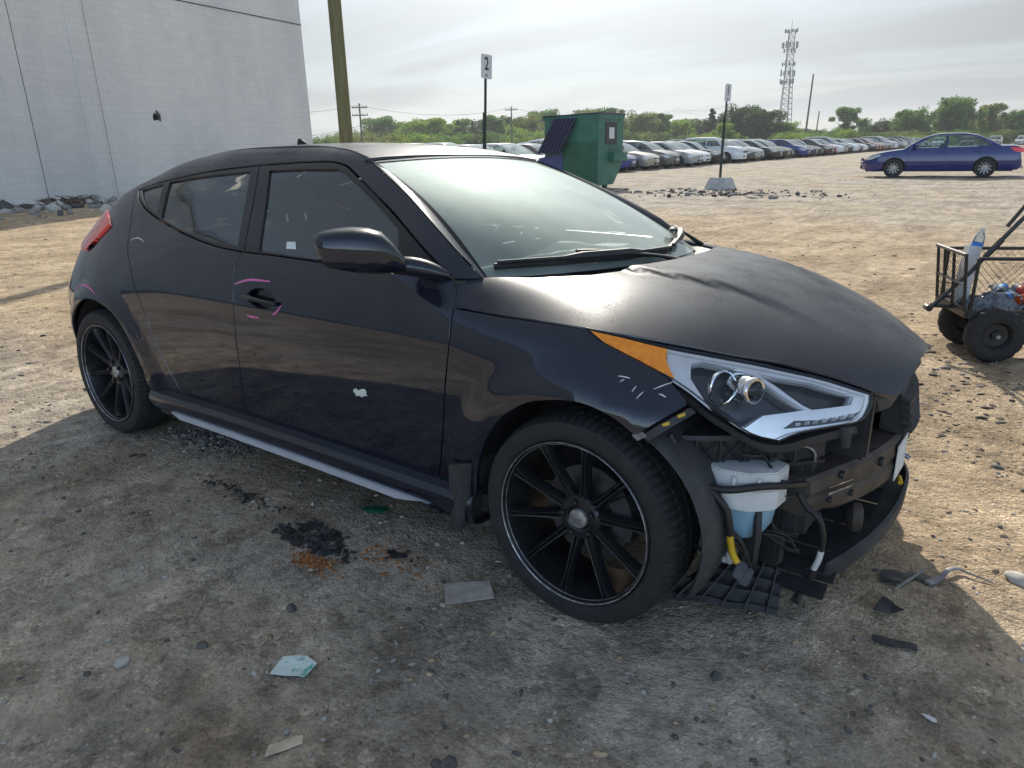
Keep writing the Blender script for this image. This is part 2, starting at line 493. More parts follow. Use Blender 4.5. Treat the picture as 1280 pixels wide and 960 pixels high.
def Y(x,z):
    x=np.asarray(x,float); z=np.asarray(z,float)
    fx=np.clip((x-_NX[0])/(_NX[1]-_NX[0]),0,len(_NX)-1.001); fz=np.clip((z-_NZ[0])/(_NZ[1]-_NZ[0]),0,len(_NZ)-1.001)
    i=fx.astype(int); j=fz.astype(int); a=fx-i; b=fz-j
    g=_GRID[i,j]*(1-a)*(1-b)+_GRID[i+1,j]*a*(1-b)+_GRID[i,j+1]*(1-a)*b+_GRID[i+1,j+1]*a*b
    return HW(x)-g+flare(x,z)
# hood
HZC=pchip([-.6,-.3,-.1,.1,.25,.40,.53,.62,.68,.715,.73],[.972,.961,.951,.933,.908,.863,.810,.766,.736,.712,.694])
HCR=pchip([-.6,-.3,0,.15,.30,.44,.565,.66,.70,.73],[.105,.101,.094,.095,.096,.080,.073,.078,.075,.07])
HYE=pchip([-.6,-.46,-.2,0,.15,.30,.44,.565,.66,.70,.73],[.845,.836,.82,.797,.74,.655,.55,.45,.35,.29,.26])
HPE=pchip([-.5,-.4,-.3,-.1,.15,.4],[15,10.5,6.5,3.8,2.6,2.3])
def HZ(x,y):
    a=np.abs(y)/HYE(x); z=HZC(x)-HCR(x)*a**np.clip(HPE(x),2.3,15)
    # raised centre with crease sides towards the cowl
    yc=.40-.10*smooth(-.3,.4,x)
    z=z+.015*(1-smooth(yc-.025,yc+.015,np.abs(y)))*smooth(.52,.1,x)
    return z
RZC=pchip([-3.34,-3.25,-3.12,-2.98,-2.85,-2.7,-2.5,-2.2,-1.9,-1.6,-1.3,-1.10,-.98],[.90,.97,1.07,1.16,1.213,1.262,1.307,1.347,1.365,1.368,1.355,1.325,1.290])
def RZ(x,y):
    return RZC(x)-.028*(np.abs(y)/.53)**2.2-.024*smooth(-2.15,-2.6,x)*np.clip(1-(np.abs(y)/.5)**2,0,1)
def ditch(x):
    z = np.linspace(.8, 1.344, 400)
    g = RZ(x, np.clip(Y(np.full_like(z, x), z), 0, 2)) - z
    i = np.where((g[:-1] > 0) & (g[1:] <= 0))[0]
    return float(z[i[-1]]) if len(i) else float(z[np.abs(g).argmin()])
PAINT = paint("black_paint", (.0020, .0058, .0175), dust=.27, dustcol=(.20, .20, .198), rough=.045)
GLOSSBLACK = plain("gloss_black_trim", (.006, .007, .010), rough=.12, var=.1)
PLASTIC = plain("black_plastic", (.024, .025, .027), rough=.55, var=.35, scale=18, bmp=.2, bd=.002)
GREYPL = plain("dusty_grey_plastic", (.045, .046, .048), rough=.7, var=.4, scale=14, bmp=.25, bd=.003)
RUBBER = plain("tyre_rubber", (.018, .018, .019), rough=.78, var=.35, scale=30, bmp=.25, bd=.002)
INNER = plain("dark_interior", (.028, .028, .030), rough=.8, var=.3)
CLOTH = plain("seat_cloth", (.055, .056, .06), rough=.9, var=.3, bmp=.3)
CHROME = plain("chrome", (.75, .76, .78), rough=.09, metal=1, var=.06)
SILVER = plain("silver_insert", (.55, .57, .62), rough=.42, metal=.15, var=.12, scale=9)
REFL = plain("lamp_silver", (.88, .89, .91), rough=.20, metal=.5, var=.06)
RIMBLK = plain("satin_black_alloy", (.012, .013, .015), rough=.33, var=.4, scale=20)
SCUFF = plain("scuffed_rim_metal", (.36, .36, .37), rough=.45, metal=.8, var=.6, scale=40)
STEEL = plain("grey_brake_steel", (.12, .12, .125), rough=.45, metal=.8, var=.4, scale=15)
RUST = plain("rusty_black_steel", (.075, .062, .052), rough=.62, metal=.3, var=.6, scale=9, bmp=.4, bd=.003)
W_GLASS = glass("windscreen_glass", (.80, .95, .88), .95, .36, (.82, .92, .84), rough=.05, ior=1.7, film=.26)
S_GLASS = glass("side_window_glass", (.70, .82, .86), .88, .05, (.3, .36, .40), ior=2.1)
LENS = glass("lamp_lens", (1, 1, 1), 1.0, .03, (.6, .6, .6), ior=1.3)
WIRE = plain("black_wire", (.014, .014, .015), rough=.5)
WHITEPL = plain("white_plastic", (.62, .63, .62), rough=.45, var=.12, scale=12)
BLUEPL = plain("blue_fluid_plastic", (.24, .40, .52), rough=.35, var=.2, scale=8)
YELLOW = plain("yellow_sleeve", (.62, .40, .02), rough=.5, var=.2)
AMBER = plain("amber_reflector", (1.0, .27, .015), rough=.14, var=.25, scale=60, coat=.6)
DARKREFL = plain("smoked_reflector", (.045, .048, .055), rough=.22, var=.3, scale=12)
TAILRED = plain("red_tail_lens", (.92, .022, .022), rough=.08, var=.25, scale=9, coat=.8)
PINK = plain("pink_crayon", (.62, .16, .36), rough=.8, var=.2)
PAPER = plain("white_paper", (.66, .68, .66), rough=.8, var=.12, scale=30)

CAR_TILT = R(-1.55)
car = empty("hatchback_car")
PIV = Vector((-1.3, -.875, 0))
car.rotation_euler = (CAR_TILT, 0, 0)
car.location = PIV - Matrix.Rotation(CAR_TILT, 3, 'X') @ PIV
tag(car, "black hatchback with its front bumper missing and black spoked wheels", "car")
sideR = lambda u, v: (u, -Y(u, v), v)
sideL = lambda u, v: (u, Y(u, v), v)
topH = lambda u, v: (u, v, HZ(u, v))
topR = lambda u, v: (u, v, RZ(u, v))

farch = curve([(.176, .614), (.12, .652), (.034, .674), (-.061, .664), (-.152, .633), (-.237, .566), (-.296, .482), (-.335, .385), (-.352, .30)], 4)
rarch = curve([(-2.315, .298), (-2.303, .396), (-2.346, .53), (-2.43, .622), (-2.54, .664), (-2.66, .672), (-2.78, .648), (-2.90, .57), (-2.975, .47), (-3.00, .36), (-3.00, .27)], 4)
doorfront = curve([(-.480, .940), (-.450, .90), (-.443, .844), (-.441, .737), (-.482, .471), (-.537, .278)], 4)
bcut = curve([(-1.612, .270), (-1.561, .496), (-1.550, .62), (-1.545, .772), (-1.555, .879), (-1.548, .915), (-1.520, .958)], 4)
rcut = curve([(-2.040, .292), (-2.093, .331), (-2.183, .564), (-2.212, .655), (-2.319, .834), (-2.391, .914), (-2.46, 1.02), (-2.54, 1.115), (-2.590, 1.166)], 4)
dlotop = curve([(-2.590, 1.166), (-2.48, 1.188), (-2.35, 1.212), (-2.10, 1.247), (-1.838, 1.269), (-1.53, 1.284), (-1.31, 1.287), (-1.21, 1.275)], 4)
apcut = curve([(-1.21, 1.275), (-1.162, 1.259), (-.984, 1.184), (-.784, 1.096), (-.583, .997), (-.480, .940)], 4)
dlobotF = [(-1.520, .958), (-1.323, .957), (-.982, .951), (-.712, .945), (-.516, .941), (-.480, .940)]
dlobotR = curve([(-1.520, .958), (-1.705, .967), (-1.912, .992), (-2.203, 1.043), (-2.42, 1.095), (-2.590, 1.166)], 4)
wsedge = curve([(-1.085, 1.286), (-1.063, 1.281), (-.90, 1.216), (-.741, 1.146), (-.520, 1.027), (-.41, .943)], 3)
fglass = [(-1.644, 1.253), (-1.43, 1.259), (-1.242, 1.259), (-1.194, 1.245), (-.956, 1.148), (-.778, 1.069), (-.753, 1.039), (-.701, .957), (-.904, .960), (-1.101, .964), (-1.435, .970)]
rglass = curve([(-2.326, 1.205), (-2.079, 1.230), (-1.772, 1.250)], 4) + curve([(-1.772, 1.250), (-1.675, 1.104), (-1.581, .977)], 3)[1:] + curve([(-1.581, .977), (-1.726, .984), (-1.922, 1.007), (-2.11, 1.037), (-2.231, 1.062)], 3)[1:]
qglass = [(-2.55, 1.168), (-2.372, 1.196), (-2.282, 1.074), (-2.42, 1.110)]
tail = curve([(-2.668, 1.004), (-2.75, 1.040), (-2.869, 1.054), (-2.98, 1.045), (-3.10, 1.015), (-3.17, .98)], 3) + curve([(-3.17, .98), (-3.14, .93), (-3.05, .895), (-2.93, .878), (-2.855, .885), (-2.76, .94), (-2.668, 1.004)], 3)[1:-1]
hx, hz = -1.372, .797
hole = [(hx + .082 * math.cos(a), hz + .034 * math.sin(a) + .004) for a in np.linspace(0, 2 * math.pi, 24, endpoint=False)]
lamp = curve([(-.012, .851), (.06, .842), (.194, .814), (.31, .79), (.419, .763), (.547, .720), (.637, .676)], 3) + curve([(.637, .676), (.64, .65), (.628, .620), (.574, .616), (.525, .612), (.50, .605), (.480, .594)], 3)[1:] + curve([(.480, .594), (.422, .615), (.352, .667), (.282, .717), (.22, .752), (.146, .785), (.047, .823), (-.012, .851)], 3)[1:-1]
lampA = [(.267, .777), (.287, .781), (.348, .767), (.393, .749), (.443, .713), (.509, .667), (.472, .664), (.436, .661), (.408, .634), (.354, .664), (.307, .715), (.279, .746)]
lampB = [(.406, .751), (.514, .721), (.60, .684), (.60, .663), (.531, .664), (.513, .675), (.451, .721)]
_gr = lambda P_, k: [(sum(p[0] for p in P_) / len(P_) * (1 - k) + p[0] * k, sum(p[1] for p in P_) / len(P_) * (1 - k) + p[1] * k) for p in P_]
lampA = _gr(lampA, 1.10); lampB = _gr(lampB, 1.10)
led = [(.487, .622), (.505, .639), (.602, .631), (.628, .640), (.615, .623), (.508, .622)]
amber = curve([(.003, .845), (.079, .833), (.194, .808)], 3) + [(.204, .783), (.236, .745), (.147, .782), (.048, .82)]
ditchline = [(x, ditch(x)) for x in np.linspace(-3.12, -1.10, 40)]

def side_parts(fn, out, right):
    fender = doorfront[:2] * 0 + [(-.447, .862), (-.28, .857), (-.13, .855), (-.012, .851), (.047, .823), (.146, .785), (.22, .752), (.279, .699), (.283, .687), (.229, .646), (.186, .611)] + farch + [(-.36, .275)] + [p for p in reversed(doorfront) if p[1] < .862]
    panel("front_fender", fender, fn, PAINT, car, out)
    frame = wsedge[::-1] + ditchline[::-1] + [(-3.20, .97), (-3.27, .90), (-3.34, .80), (-3.385, .66), (-3.395, .5), (-3.37, .32), (-3.30, .235), (-3.10, .225), (-3.00, .235)] + rarch[::-1] + [(-2.312, .285), (-2.10, .275)] + rcut + dlotop[1:] + apcut[1:]
    panel("body_side", frame, fn, PAINT, car, out)
    fd = doorfront + [(-.62, .266), (-1.1, .264)] + bcut + dlobotF[1:-1]
    d = panel("front_door", fd, fn, PAINT, car, out, holes=[hole])
    panel("handle_recess", [(hx + (a - hx) * 1.06, hz + (b - hz) * 1.1) for a, b in hole], fn, GLOSSBLACK, d, out, gap=0, off=-.022, flange=0)
    rd = bcut[::-1] + [(-1.72, .272), (-1.9, .278)] + rcut + dlobotR[::-1][1:]
    panel("rear_door", rd, fn, PAINT, car, out)
    bt = (-1.735, 1.2775)
    fr = dlobotF + apcut[::-1][1:] + [p for p in dlotop[::-1] if p[0] > bt[0]][1:] + [bt]
    f1 = panel("front_window_frame", fr, fn, GLOSSBLACK, car, out, holes=[fglass], off=-.004)
    panel("front_window", fglass, fn, S_GLASS, f1, out, gap=-.004, off=-.012, flange=0, s=.04)
    rr = [(-1.520, .958), bt] + [p for p in dlotop[::-1] if p[0] < bt[0]] + dlobotR[::-1][1:-1]
    f2 = panel("rear_window_frame", rr, fn, GLOSSBLACK, car, out, holes=[rglass, qglass], off=-.004)
    panel("rear_window", rglass, fn, S_GLASS, f2, out, gap=-.004, off=-.012, flange=0, s=.04)
    panel("quarter_window", qglass, fn, S_GLASS, f2, out, gap=-.004, off=-.012, flange=0, s=.04)
    panel("tail_lamp", tail, fn, TAILRED, car, out, gap=-.004, off=.012, flange=.03, s=.02)
    # headlamp: lens over a bright reflector with two dark bowls
    hl = panel("headlamp", lamp, fn, LENS, car, out, gap=.001, off=.002, flange=0, s=.02)
    tag(hl, "clear wrap-around headlamp with amber corner")
    panel("headlamp_housing", lamp, fn, DARKREFL, hl, out, gap=-.004, off=-.065, flange=-.06, s=.03)
    refl = [p for p in lamp if p[0] > .19 and not (p[0] < .236 and p[1] < .80)] + [(.236, .745), (.208, .783)]
    panel("lamp_reflector", refl, fn, REFL, hl, out, gap=-.001, off=-.014, flange=.03, s=.02, holes=[lampA, lampB])
    panel("turn_signal", amber, fn, AMBER, hl, out, gap=.001, off=.0045, flange=.01, s=.02)
    panel("daylight_strip", led, fn, DARKREFL, hl, out, gap=0, off=-.012, flange=.004, s=.02)
    for k in range(7):
        q = k / 6; a, b = .512 + q * .10, .630 + q * .004
        panel("light_diode", [(a - .005, b - .004), (a + .005, b - .004), (a + .005, b + .004), (a - .005, b + .004)], fn, SCUFF, hl, out, gap=0, off=-.010, flange=.003, s=.02)
    # dark cut-line edging and lower seal of the lamp
    sg = -1 if right else 1
    def on(u, v, off=0.0):
        return Vector((u, sg * (float(Y(u, v)) + off), v))
    mb = MB(); mb.tube([on(u, v, .001) for u, v in lamp + lamp[:1]], .0022, 6); mb.build("lamp_seal", GLOSSBLACK, hl, smooth=40)
    c = on(.375, .712, -.040); ax = Vector((.90, sg * .42, .05)).normalized()
    rot = ax.to_track_quat('Y', 'Z').to_matrix().to_4x4(); rot.translation = c
    mb = MB(); mb.lathe([(.037, -.03), (.037, .018), (.0355, .022), (.0365, .026), (.036, .034), (.033, .038), (.027, .037), (.0255, .02)], 28, rot); mb.build("projector_ring", CHROME, hl, smooth=35)
    mb = MB(); mb.lathe([(.027, .022), (.024, .031), (.018, .037), (.010, .041), (.001, .042)], 24, rot); mb.build("projector_lens", LENS, hl, smooth=60)
    rot2 = rot.copy(); rot2.translation = on(.330, .716, -.042)
    mb = MB(); mb.lathe([(.047, -.004), (.047, .004), (.044, .006), (.041, .004), (.041, -.004)], 28, rot2); mb.build("projector_shroud", CHROME, hl, smooth=35)
    # sill
    secs = []
    for x in np.linspace(-2.30, -.37, 40):
        e = min(1, (x + 2.30) / .2 + .35, (-.37 - x) / .12 + .35)
        w = float(HW(x)) - .862
        secs.append([(x, sg * (y_ + w), z_) for y_, z_ in ((.79, .295), (.822, .290), (.838 + .016 * e, .280), (.846 + .022 * e, .262), (.848 + .022 * e, .238), (.840 + .018 * e, .205), (.835 + .012 * e, .182), (.80, .168), (.72, .165))])
    mb = MB(); mb.loft(secs); sk = mb.build("side_skirt", PAINT, car, smooth=30)
    secs = []
    for x in np.linspace(-2.10, -.535, 30):
        w = float(HW(x)) - .862; e = min(1, (x + 2.10) / .06 + .2, (-.535 - x) / .16 + .05)
        zt_, zb_ = .222 - .004, .222 - .032 * e
        secs.append([(x, sg * (.858 + w), zt_), (x, sg * (.874 + w), zt_ - .002), (x, sg * (.868 + w), zb_ - .001), (x, sg * (.846 + w), zb_ - .002)])
    mb = MB(); mb.loft(secs, caps=True); o = mb.build("sill_strip", SILVER, sk, smooth=40)
    tag(o, "silver strip along the sill")
    # mud flap behind the front wheel
    mb = MB(); mb.loft([[(-.352 - .05 * t, sg * .70, .40 - .24 * t), (-.358 - .05 * t, sg * .875, .40 - .24 * t), (-.375 - .05 * t, sg * (.893 - .006 * t), .40 - .24 * t), (-.455 - .005 * t, sg * (.872 - .006 * t), .37 - .20 * t), (-.43 - .03 * t, sg * .70, .38 - .22 * t)] for t in (0, .25, .5, .75, 1)], close=True, caps=True)
    mb.build("mud_flap", GREYPL, car, smooth=50)
    # wheel-house liners: a half drum round each wheel
    for cx_, nm in ((0, "wheel_liner"), (-2.65, "wheel_liner")):
        mb = MB(); secs = []
        for a in np.linspace(R(62) if cx_ == 0 else R(-12), R(192), 30):
            r_ = .375
            p = (cx_ + r_ * math.cos(a), .305 + r_ * math.sin(a))
            secs.append([(p[0], sg * y_, p[1]) for y_ in (.55, .70, .845)])
        mb.loft(secs)
        n = len(secs); mb.add([(cx_, sg * .55, .305)] + [s_[0] for s_ in secs], [(0, i + 1, i + 2) for i in range(n - 1)])
        mb.build(nm, INNER, car, smooth=40)
    # crayon marks and handle
    H = curve([on(-1.475, .803, .004), on(-1.43, .803, .016), on(-1.36, .798, .020), on(-1.29, .793, .014), on(-1.272, .792, .002)], 4)
    mb = MB(); mb.tube(H, [.012] + [.0135] * (len(H) - 2) + [.010], 10, flat=.62); mb.build("handle", GLOSSBLACK, d, smooth=60)
    # mirror: housing, base and glass
    tip = Vector((-.765, sg * 1.07, 0)); inn = Vector((-.590, sg * .885, 0))
    secs = []
    fdir = Vector((.74, sg * .67, 0)).normalized()
    for t, zt2, zb2, dp in ((0, 1.077, 1.040, .026), (.035, 1.084, 1.010, .05), (.12, 1.092, .988, .066), (.25, 1.097, .981, .075), (.42, 1.100, .972, .082), (.6, 1.096, .967, .08), (.75, 1.084, .965, .07), (.88, 1.052, .966, .05), (1.0, 1.010, .968, .03)):
        c = tip.lerp(inn, t); zc_ = (zt2 + zb2) / 2; hh = (zt2 - zb2) / 2
        ring = []
        for a in np.linspace(0, 2 * math.pi, 20, endpoint=False):
            ca, sa = math.cos(a), math.sin(a)
            f_ = dp * (abs(ca) ** .65) * (1 if ca > 0 else -.55)
            ring.append(c + fdir * f_ + Vector((0, 0, zc_ + hh * math.copysign(abs(sa) ** .6, sa))))
        secs.append(ring)
    mo = None
    if right:   # the far-side mirror is gone
        mb = MB(); mb.loft([s_[-3:] + s_[:14] for s_ in secs]); mb.add(secs[0], [tuple(range(20))]); mo = mb.build("door_mirror", PAINT, car, smooth=60)
        mb = MB(); mb.loft([[c_ * 1.0 + Vector((0, 0, -.0015)) for c_ in s_[13:18]] for s_ in secs]); mb.add(secs[-1], [tuple(range(20))]); mb.build("mirror_trim", PLASTIC, mo, smooth=60)
    if mo is None: mo = car
    B = curve([(-.625, sg * .90, .985), (-.585, sg * .862, .979), (-.54, sg * .826, .966), (-.492, sg * .795, .950)], 3)
    mb = MB(); mb.tube(B, [.026, .030, .033, .034, .034, .033, .030, .026, .020, .012], 14, flat=.85); mb.build("mirror_base", PAINT, mo, smooth=60)
    if right:
        mb = MB(); cc = (tip.lerp(inn, .45) - fdir * .047); w_ = (inn - tip).normalized()
        mb.add([cc + w_ * .085 * math.cos(a) + Vector((0, 0, 1.034 + .045 * math.sin(a))) for a in np.linspace(0, 2 * math.pi, 20, endpoint=False)], [tuple(range(20))]); mb.build("mirror_glass", CHROME, mo)
    # door cards inside
    card = [(-.46, .93), (-.55, .30), (-2.05, .30), (-2.30, .80), (-2.35, .98), (-1.9, .965), (-1.5, .935)]
    panel("door_card", card, fn, INNER, car, out, gap=0, off=-.055, flange=0, s=.08)
    return on
onR = side_parts(sideR, (0, -1, .35), True)
onL = side_parts(sideL, (0, 1, .35), False)
def stroke(pts, w, mat, name):
    pts = curve(pts, 5); P = [np.array(p) for p in pts]
    up_, dn = [], []
    for i, p in enumerate(P):
        t = P[min(i + 1, len(P) - 1)] - P[max(i - 1, 0)]; t = t / np.linalg.norm(t); nn = np.array([-t[1], t[0]])
        k = w * (.45 + .55 * math.sin(math.pi * (i + .5) / len(P)))
        up_.append(tuple(p + nn * k)); dn.append(tuple(p - nn * k))
    panel(name, up_ + dn[::-1], sideR, mat, car, (0, -1, .3), gap=0, off=.0012, flange=0, s=.02)
stroke([(-1.542, .838), (-1.452, .861), (-1.325, .866)], .0042, PINK, "crayon_mark")
stroke([(-1.46, .73), (-1.43, .727), (-1.383, .729)], .0042, PINK, "crayon_mark")
stroke([(-1.298, .748), (-1.269, .766), (-1.248, .788)], .0042, PINK, "crayon_mark")
stroke([(-2.887, .688), (-2.82, .716), (-2.741, .729), (-2.66, .722), (-2.596, .704)], .0035, PINK, "crayon_mark")
stroke([(-2.394, .951), (-2.36, .963), (-2.325, .966), (-2.29, .961), (-2.261, .952)], .0018, PAPER, "crayon_mark")
panel("white_patch", [(-.880, .541), (-.868, .546), (-.855, .541), (-.84, .549), (-.822, .552), (-.815, .543), (-.819, .534), (-.812, .529), (-.829, .526), (-.842, .518), (-.858, .522), (-.871, .516), (-.876, .527), (-.884, .532)], sideR, PAPER, car, (0, -1, .3), gap=0, off=.002, flange=0, s=.02)  # small ragged white patch on the door skin
panel("window_sticker", [(-1.313, 1.010), (-1.262, 1.012), (-1.236, .988), (-1.296, .987)], sideR, PAPER, car, (0, -1, .3), gap=0, off=-.010, flange=0, s=.02)
for a, b, c_, d_ in ((.20, .722, .235, .738), (.215, .712, .232, .705), (.11, .748, .14, .744), (.17, .70, .18, .716), (.155, .715, .160, .728), (.12, .735, .128, .741)):
    stroke([(a, b), ((a + c_) / 2, (b + d_) / 2 + .001), (c_, d_)], .0013, PAPER, "scratch")

# bonnet, roof, windscreen, tail
def hood_rear(y): return np.interp(abs(y), [0, .15, .3, .5, .63, .71, .76, .80, .836], [-.055, -.060, -.085, -.17, -.285, -.395, -.458, -.474, -.447])
ys = np.linspace(-.838, .838, 41)
rear_e = [(float(hood_rear(y)), float(y)) for y in ys]
xs_ = [x for x in np.linspace(-.447, .685, 40)]
edgeR = [(float(x), -float(HYE(x))) for x in xs_]
frontE = [(float(x), float(y)) for x, y in ((.697, -.24), (.704, -.12), (.706, 0), (.704, .12), (.697, .24))]
hood_poly = edgeR[1:] + frontE + [(x, -y) for x, y in edgeR[::-1][:-1]] + rear_e[::-1]
hood = panel("bonnet", hood_poly, topH, PAINT, car, (.2, 0, 1), gap=.002, s=.028, flange=.018)
def WS(u, v):
    """u across -1..1, v from the base 0 to the header 1"""
    xb = -.12 - .327 * np.abs(u) ** 2.2; zb = .950 - .019 * u ** 2
    xt = -1.03 - .051 * u ** 2; zt_ = 1.302 - .021 * u ** 2
    wy = .69 + (.527 - .69) * v
    bl = .034 * np.sin(np.pi * v)
    return (xb + (xt - xb) * v + bl * .5, u * wy, zb + (zt_ - zb) * v + bl)
sq = [(-1, 0), (1, 0), (1, 1), (-1, 1)]
wsn = panel("windscreen", sq, WS, W_GLASS, car, (.4, 0, 1), gap=0, s=.09, flange=0)
def strip(fn, v0, v1, u0, u1, name, mat, off, thick=.004):
    panel(name, [(u0, v0), (u1, v0), (u1, v1), (u0, v1)], fn, mat, wsn, (.4, 0, 1), gap=0, s=.05, off=off, flange=thick)
strip(WS, .985, 1.004, -1, 1, "header_seal", GLOSSBLACK, .003)
strip(WS, -.01, .05, -1, 1, "windscreen_base_band", GLOSSBLACK, -.003)
for s_ in (-1, 1):
    strip(WS, 0, 1, s_ * .985 if s_ > 0 else -1.004, 1.004 if s_ > 0 else -.985, "side_seal", SILVER if False else GLOSSBLACK, .003)
    # return of the pillar between its outer skin and the glass
    A = [Vector((x, s_ * float(Y(x, z)), z)) for x, z in wsedge]
    Bq = [Vector(tuple(float(c) for c in WS(np.array(s_ * 1.0), np.array(t)))) for t in np.linspace(1, 0, len(A))]
    mb = MB(); mb.loft([A, [a.lerp(b, .5) + Vector((.006, 0, .006)) for a, b in zip(A, Bq)], Bq]); mb.build("pillar_return", PAINT, car, smooth=60)
rl = [(x, -float(Y(x, z))) for x, z in ditchline if x > -2.32]
hdr = [(-1.045 - .051 * (y / .55) ** 2, y) for y in np.linspace(-.555, .555, 15)]
roof_poly = rl + hdr + [(x, -y) for x, y in rl[::-1]]
roof = panel("roof", roof_poly, topR, PAINT, car, (0, 0, 1), gap=.004, s=.04, flange=.012)
rl2 = [(x, -float(Y(x, z))) for x, z in ditchline if x <= -2.31]
tg_poly = rl2 + [(x, -y) for x, y in rl2[::-1]]
rw = [(-3.04, -.36), (-2.42, -.40), (-2.42, .40), (-3.04, .36)]
tg = panel("tailgate", tg_poly, topR, PAINT, car, (-.3, 0, 1), gap=.004, s=.04, flange=.012, holes=[rw])
panel("rear_screen", rw, topR, S_GLASS, tg, (-.3, 0, 1), gap=-.006, off=-.005, s=.06, flange=0)
def RE(u, v):
    prof = np.interp(v, [.20, .32, .5, .66, .80, .90, .97, 1.06, 1.12], [-3.30, -3.37, -3.395, -3.385, -3.34, -3.27, -3.20, -3.125, -3.10])
    hwv = np.interp(v, [.20, .32, .5, .66, .80, .90, .97, 1.06, 1.12], [.52, .50, .46, .49, .45, .46, .46, .45, .44])
    return (prof - .035 * (1 - u * u), u * hwv * 1.02, v)
panel("rear_bumper", [(-1, .215), (1, .215), (1, .80), (-1, .80)], RE, PAINT, car, (-1, 0, .2), gap=0, s=.06, flange=.02)
panel("tailgate_lower", [(-1, .80), (1, .80), (1, 1.09), (-1, 1.09)], RE, PAINT, tg, (-1, 0, .2), gap=.002, s=.06, flange=.02)
mb = MB(); mb.loft([[(-2.05 - .11 * t - .02 * (1 - t) , .016 * (1 - t) * c, 1.362 + .0 + .040 * t * (1 if True else 0)) for c in (-1, 1)] for t in (0, 1)])
mb = MB()
fin = [(-2.02, 1.350), (-2.07, 1.366), (-2.115, 1.386), (-2.142, 1.400), (-2.158, 1.400), (-2.166, 1.384), (-2.172, 1.350)]
mb.loft([[(x, -.004, z) for x, z in fin], [(x, -.012 * (1.41 - z) / .06, z - .0) for x, z in fin]][:1] + [[(x, .004, z) for x, z in fin]], close=True, caps=True)
mb.add([(-2.02, -.02, 1.350), (-2.17, -.02, 1.350), (-2.15, -.004, 1.378), (-2.02, .02, 1.350), (-2.17, .02, 1.350), (-2.15, .004, 1.378)], [(0, 1, 2), (3, 5, 4)])
mb.build("antenna_fin", GLOSSBLACK, car, smooth=50)

# cowl and wipers
secs = []
for y in np.linspace(-.74, .74, 31):
    xa = float(hood_rear(y)) + .012; xb = float(-.12 - .327 * min(1, abs(y) / .69) ** 2.2) - .03
    za = float(HZ(xa, y)) - .012; zb = .945 - .022 * (y / .69) ** 2
    secs.append([(xa, y, za), (xa + (xb - xa) * .3, y, za - .012), (xa + (xb - xa) * .6, y, zb - .03), (xb, y, zb)])
mb = MB(); mb.loft(secs); cw = mb.build("cowl_panel", PLASTIC, car, smooth=30)
def wpt(u, v, o=.018):
    p = np.array([float(c) for c in WS(np.array(float(u)), np.array(float(v)))]); return Vector(p) + Vector((.5, 0, .86)) * o
for blade, arm in ((((-.95, .050), (-.62, .045), (-.30, .035), (-.05, .030)), ((-.62, .075), (-.46, .045), (-.24, .0), (-.12, -.05))),
                   (((.02, .04), (.25, .075), (.48, .105), (.72, .115)), ((.30, .115), (.44, .115), (.60, .05), (.66, -.04)))):
    bp = [wpt(u, v, .012) for u, v in blade]; ap = [wpt(u, v, .03) for u, v in arm]
    mb = MB(); mb.tube(curve(bp, 4), .011, 6); mb.tube(curve([p + Vector((.013, 0, .014)) for p in bp], 4), [.007] * 4 + [.017] * 4 + [.007] * 5, 6)
    w = mb.build("wiper", PLASTIC, car, smooth=50)
    mb = MB(); mb.tube(curve(ap, 4), [.010, .014, .016, .014, .011, .009, .009, .009, .009, .010, .012, .014, .016], 8, flat=.6); mb.build("wiper_arm", PLASTIC, w, smooth=50)
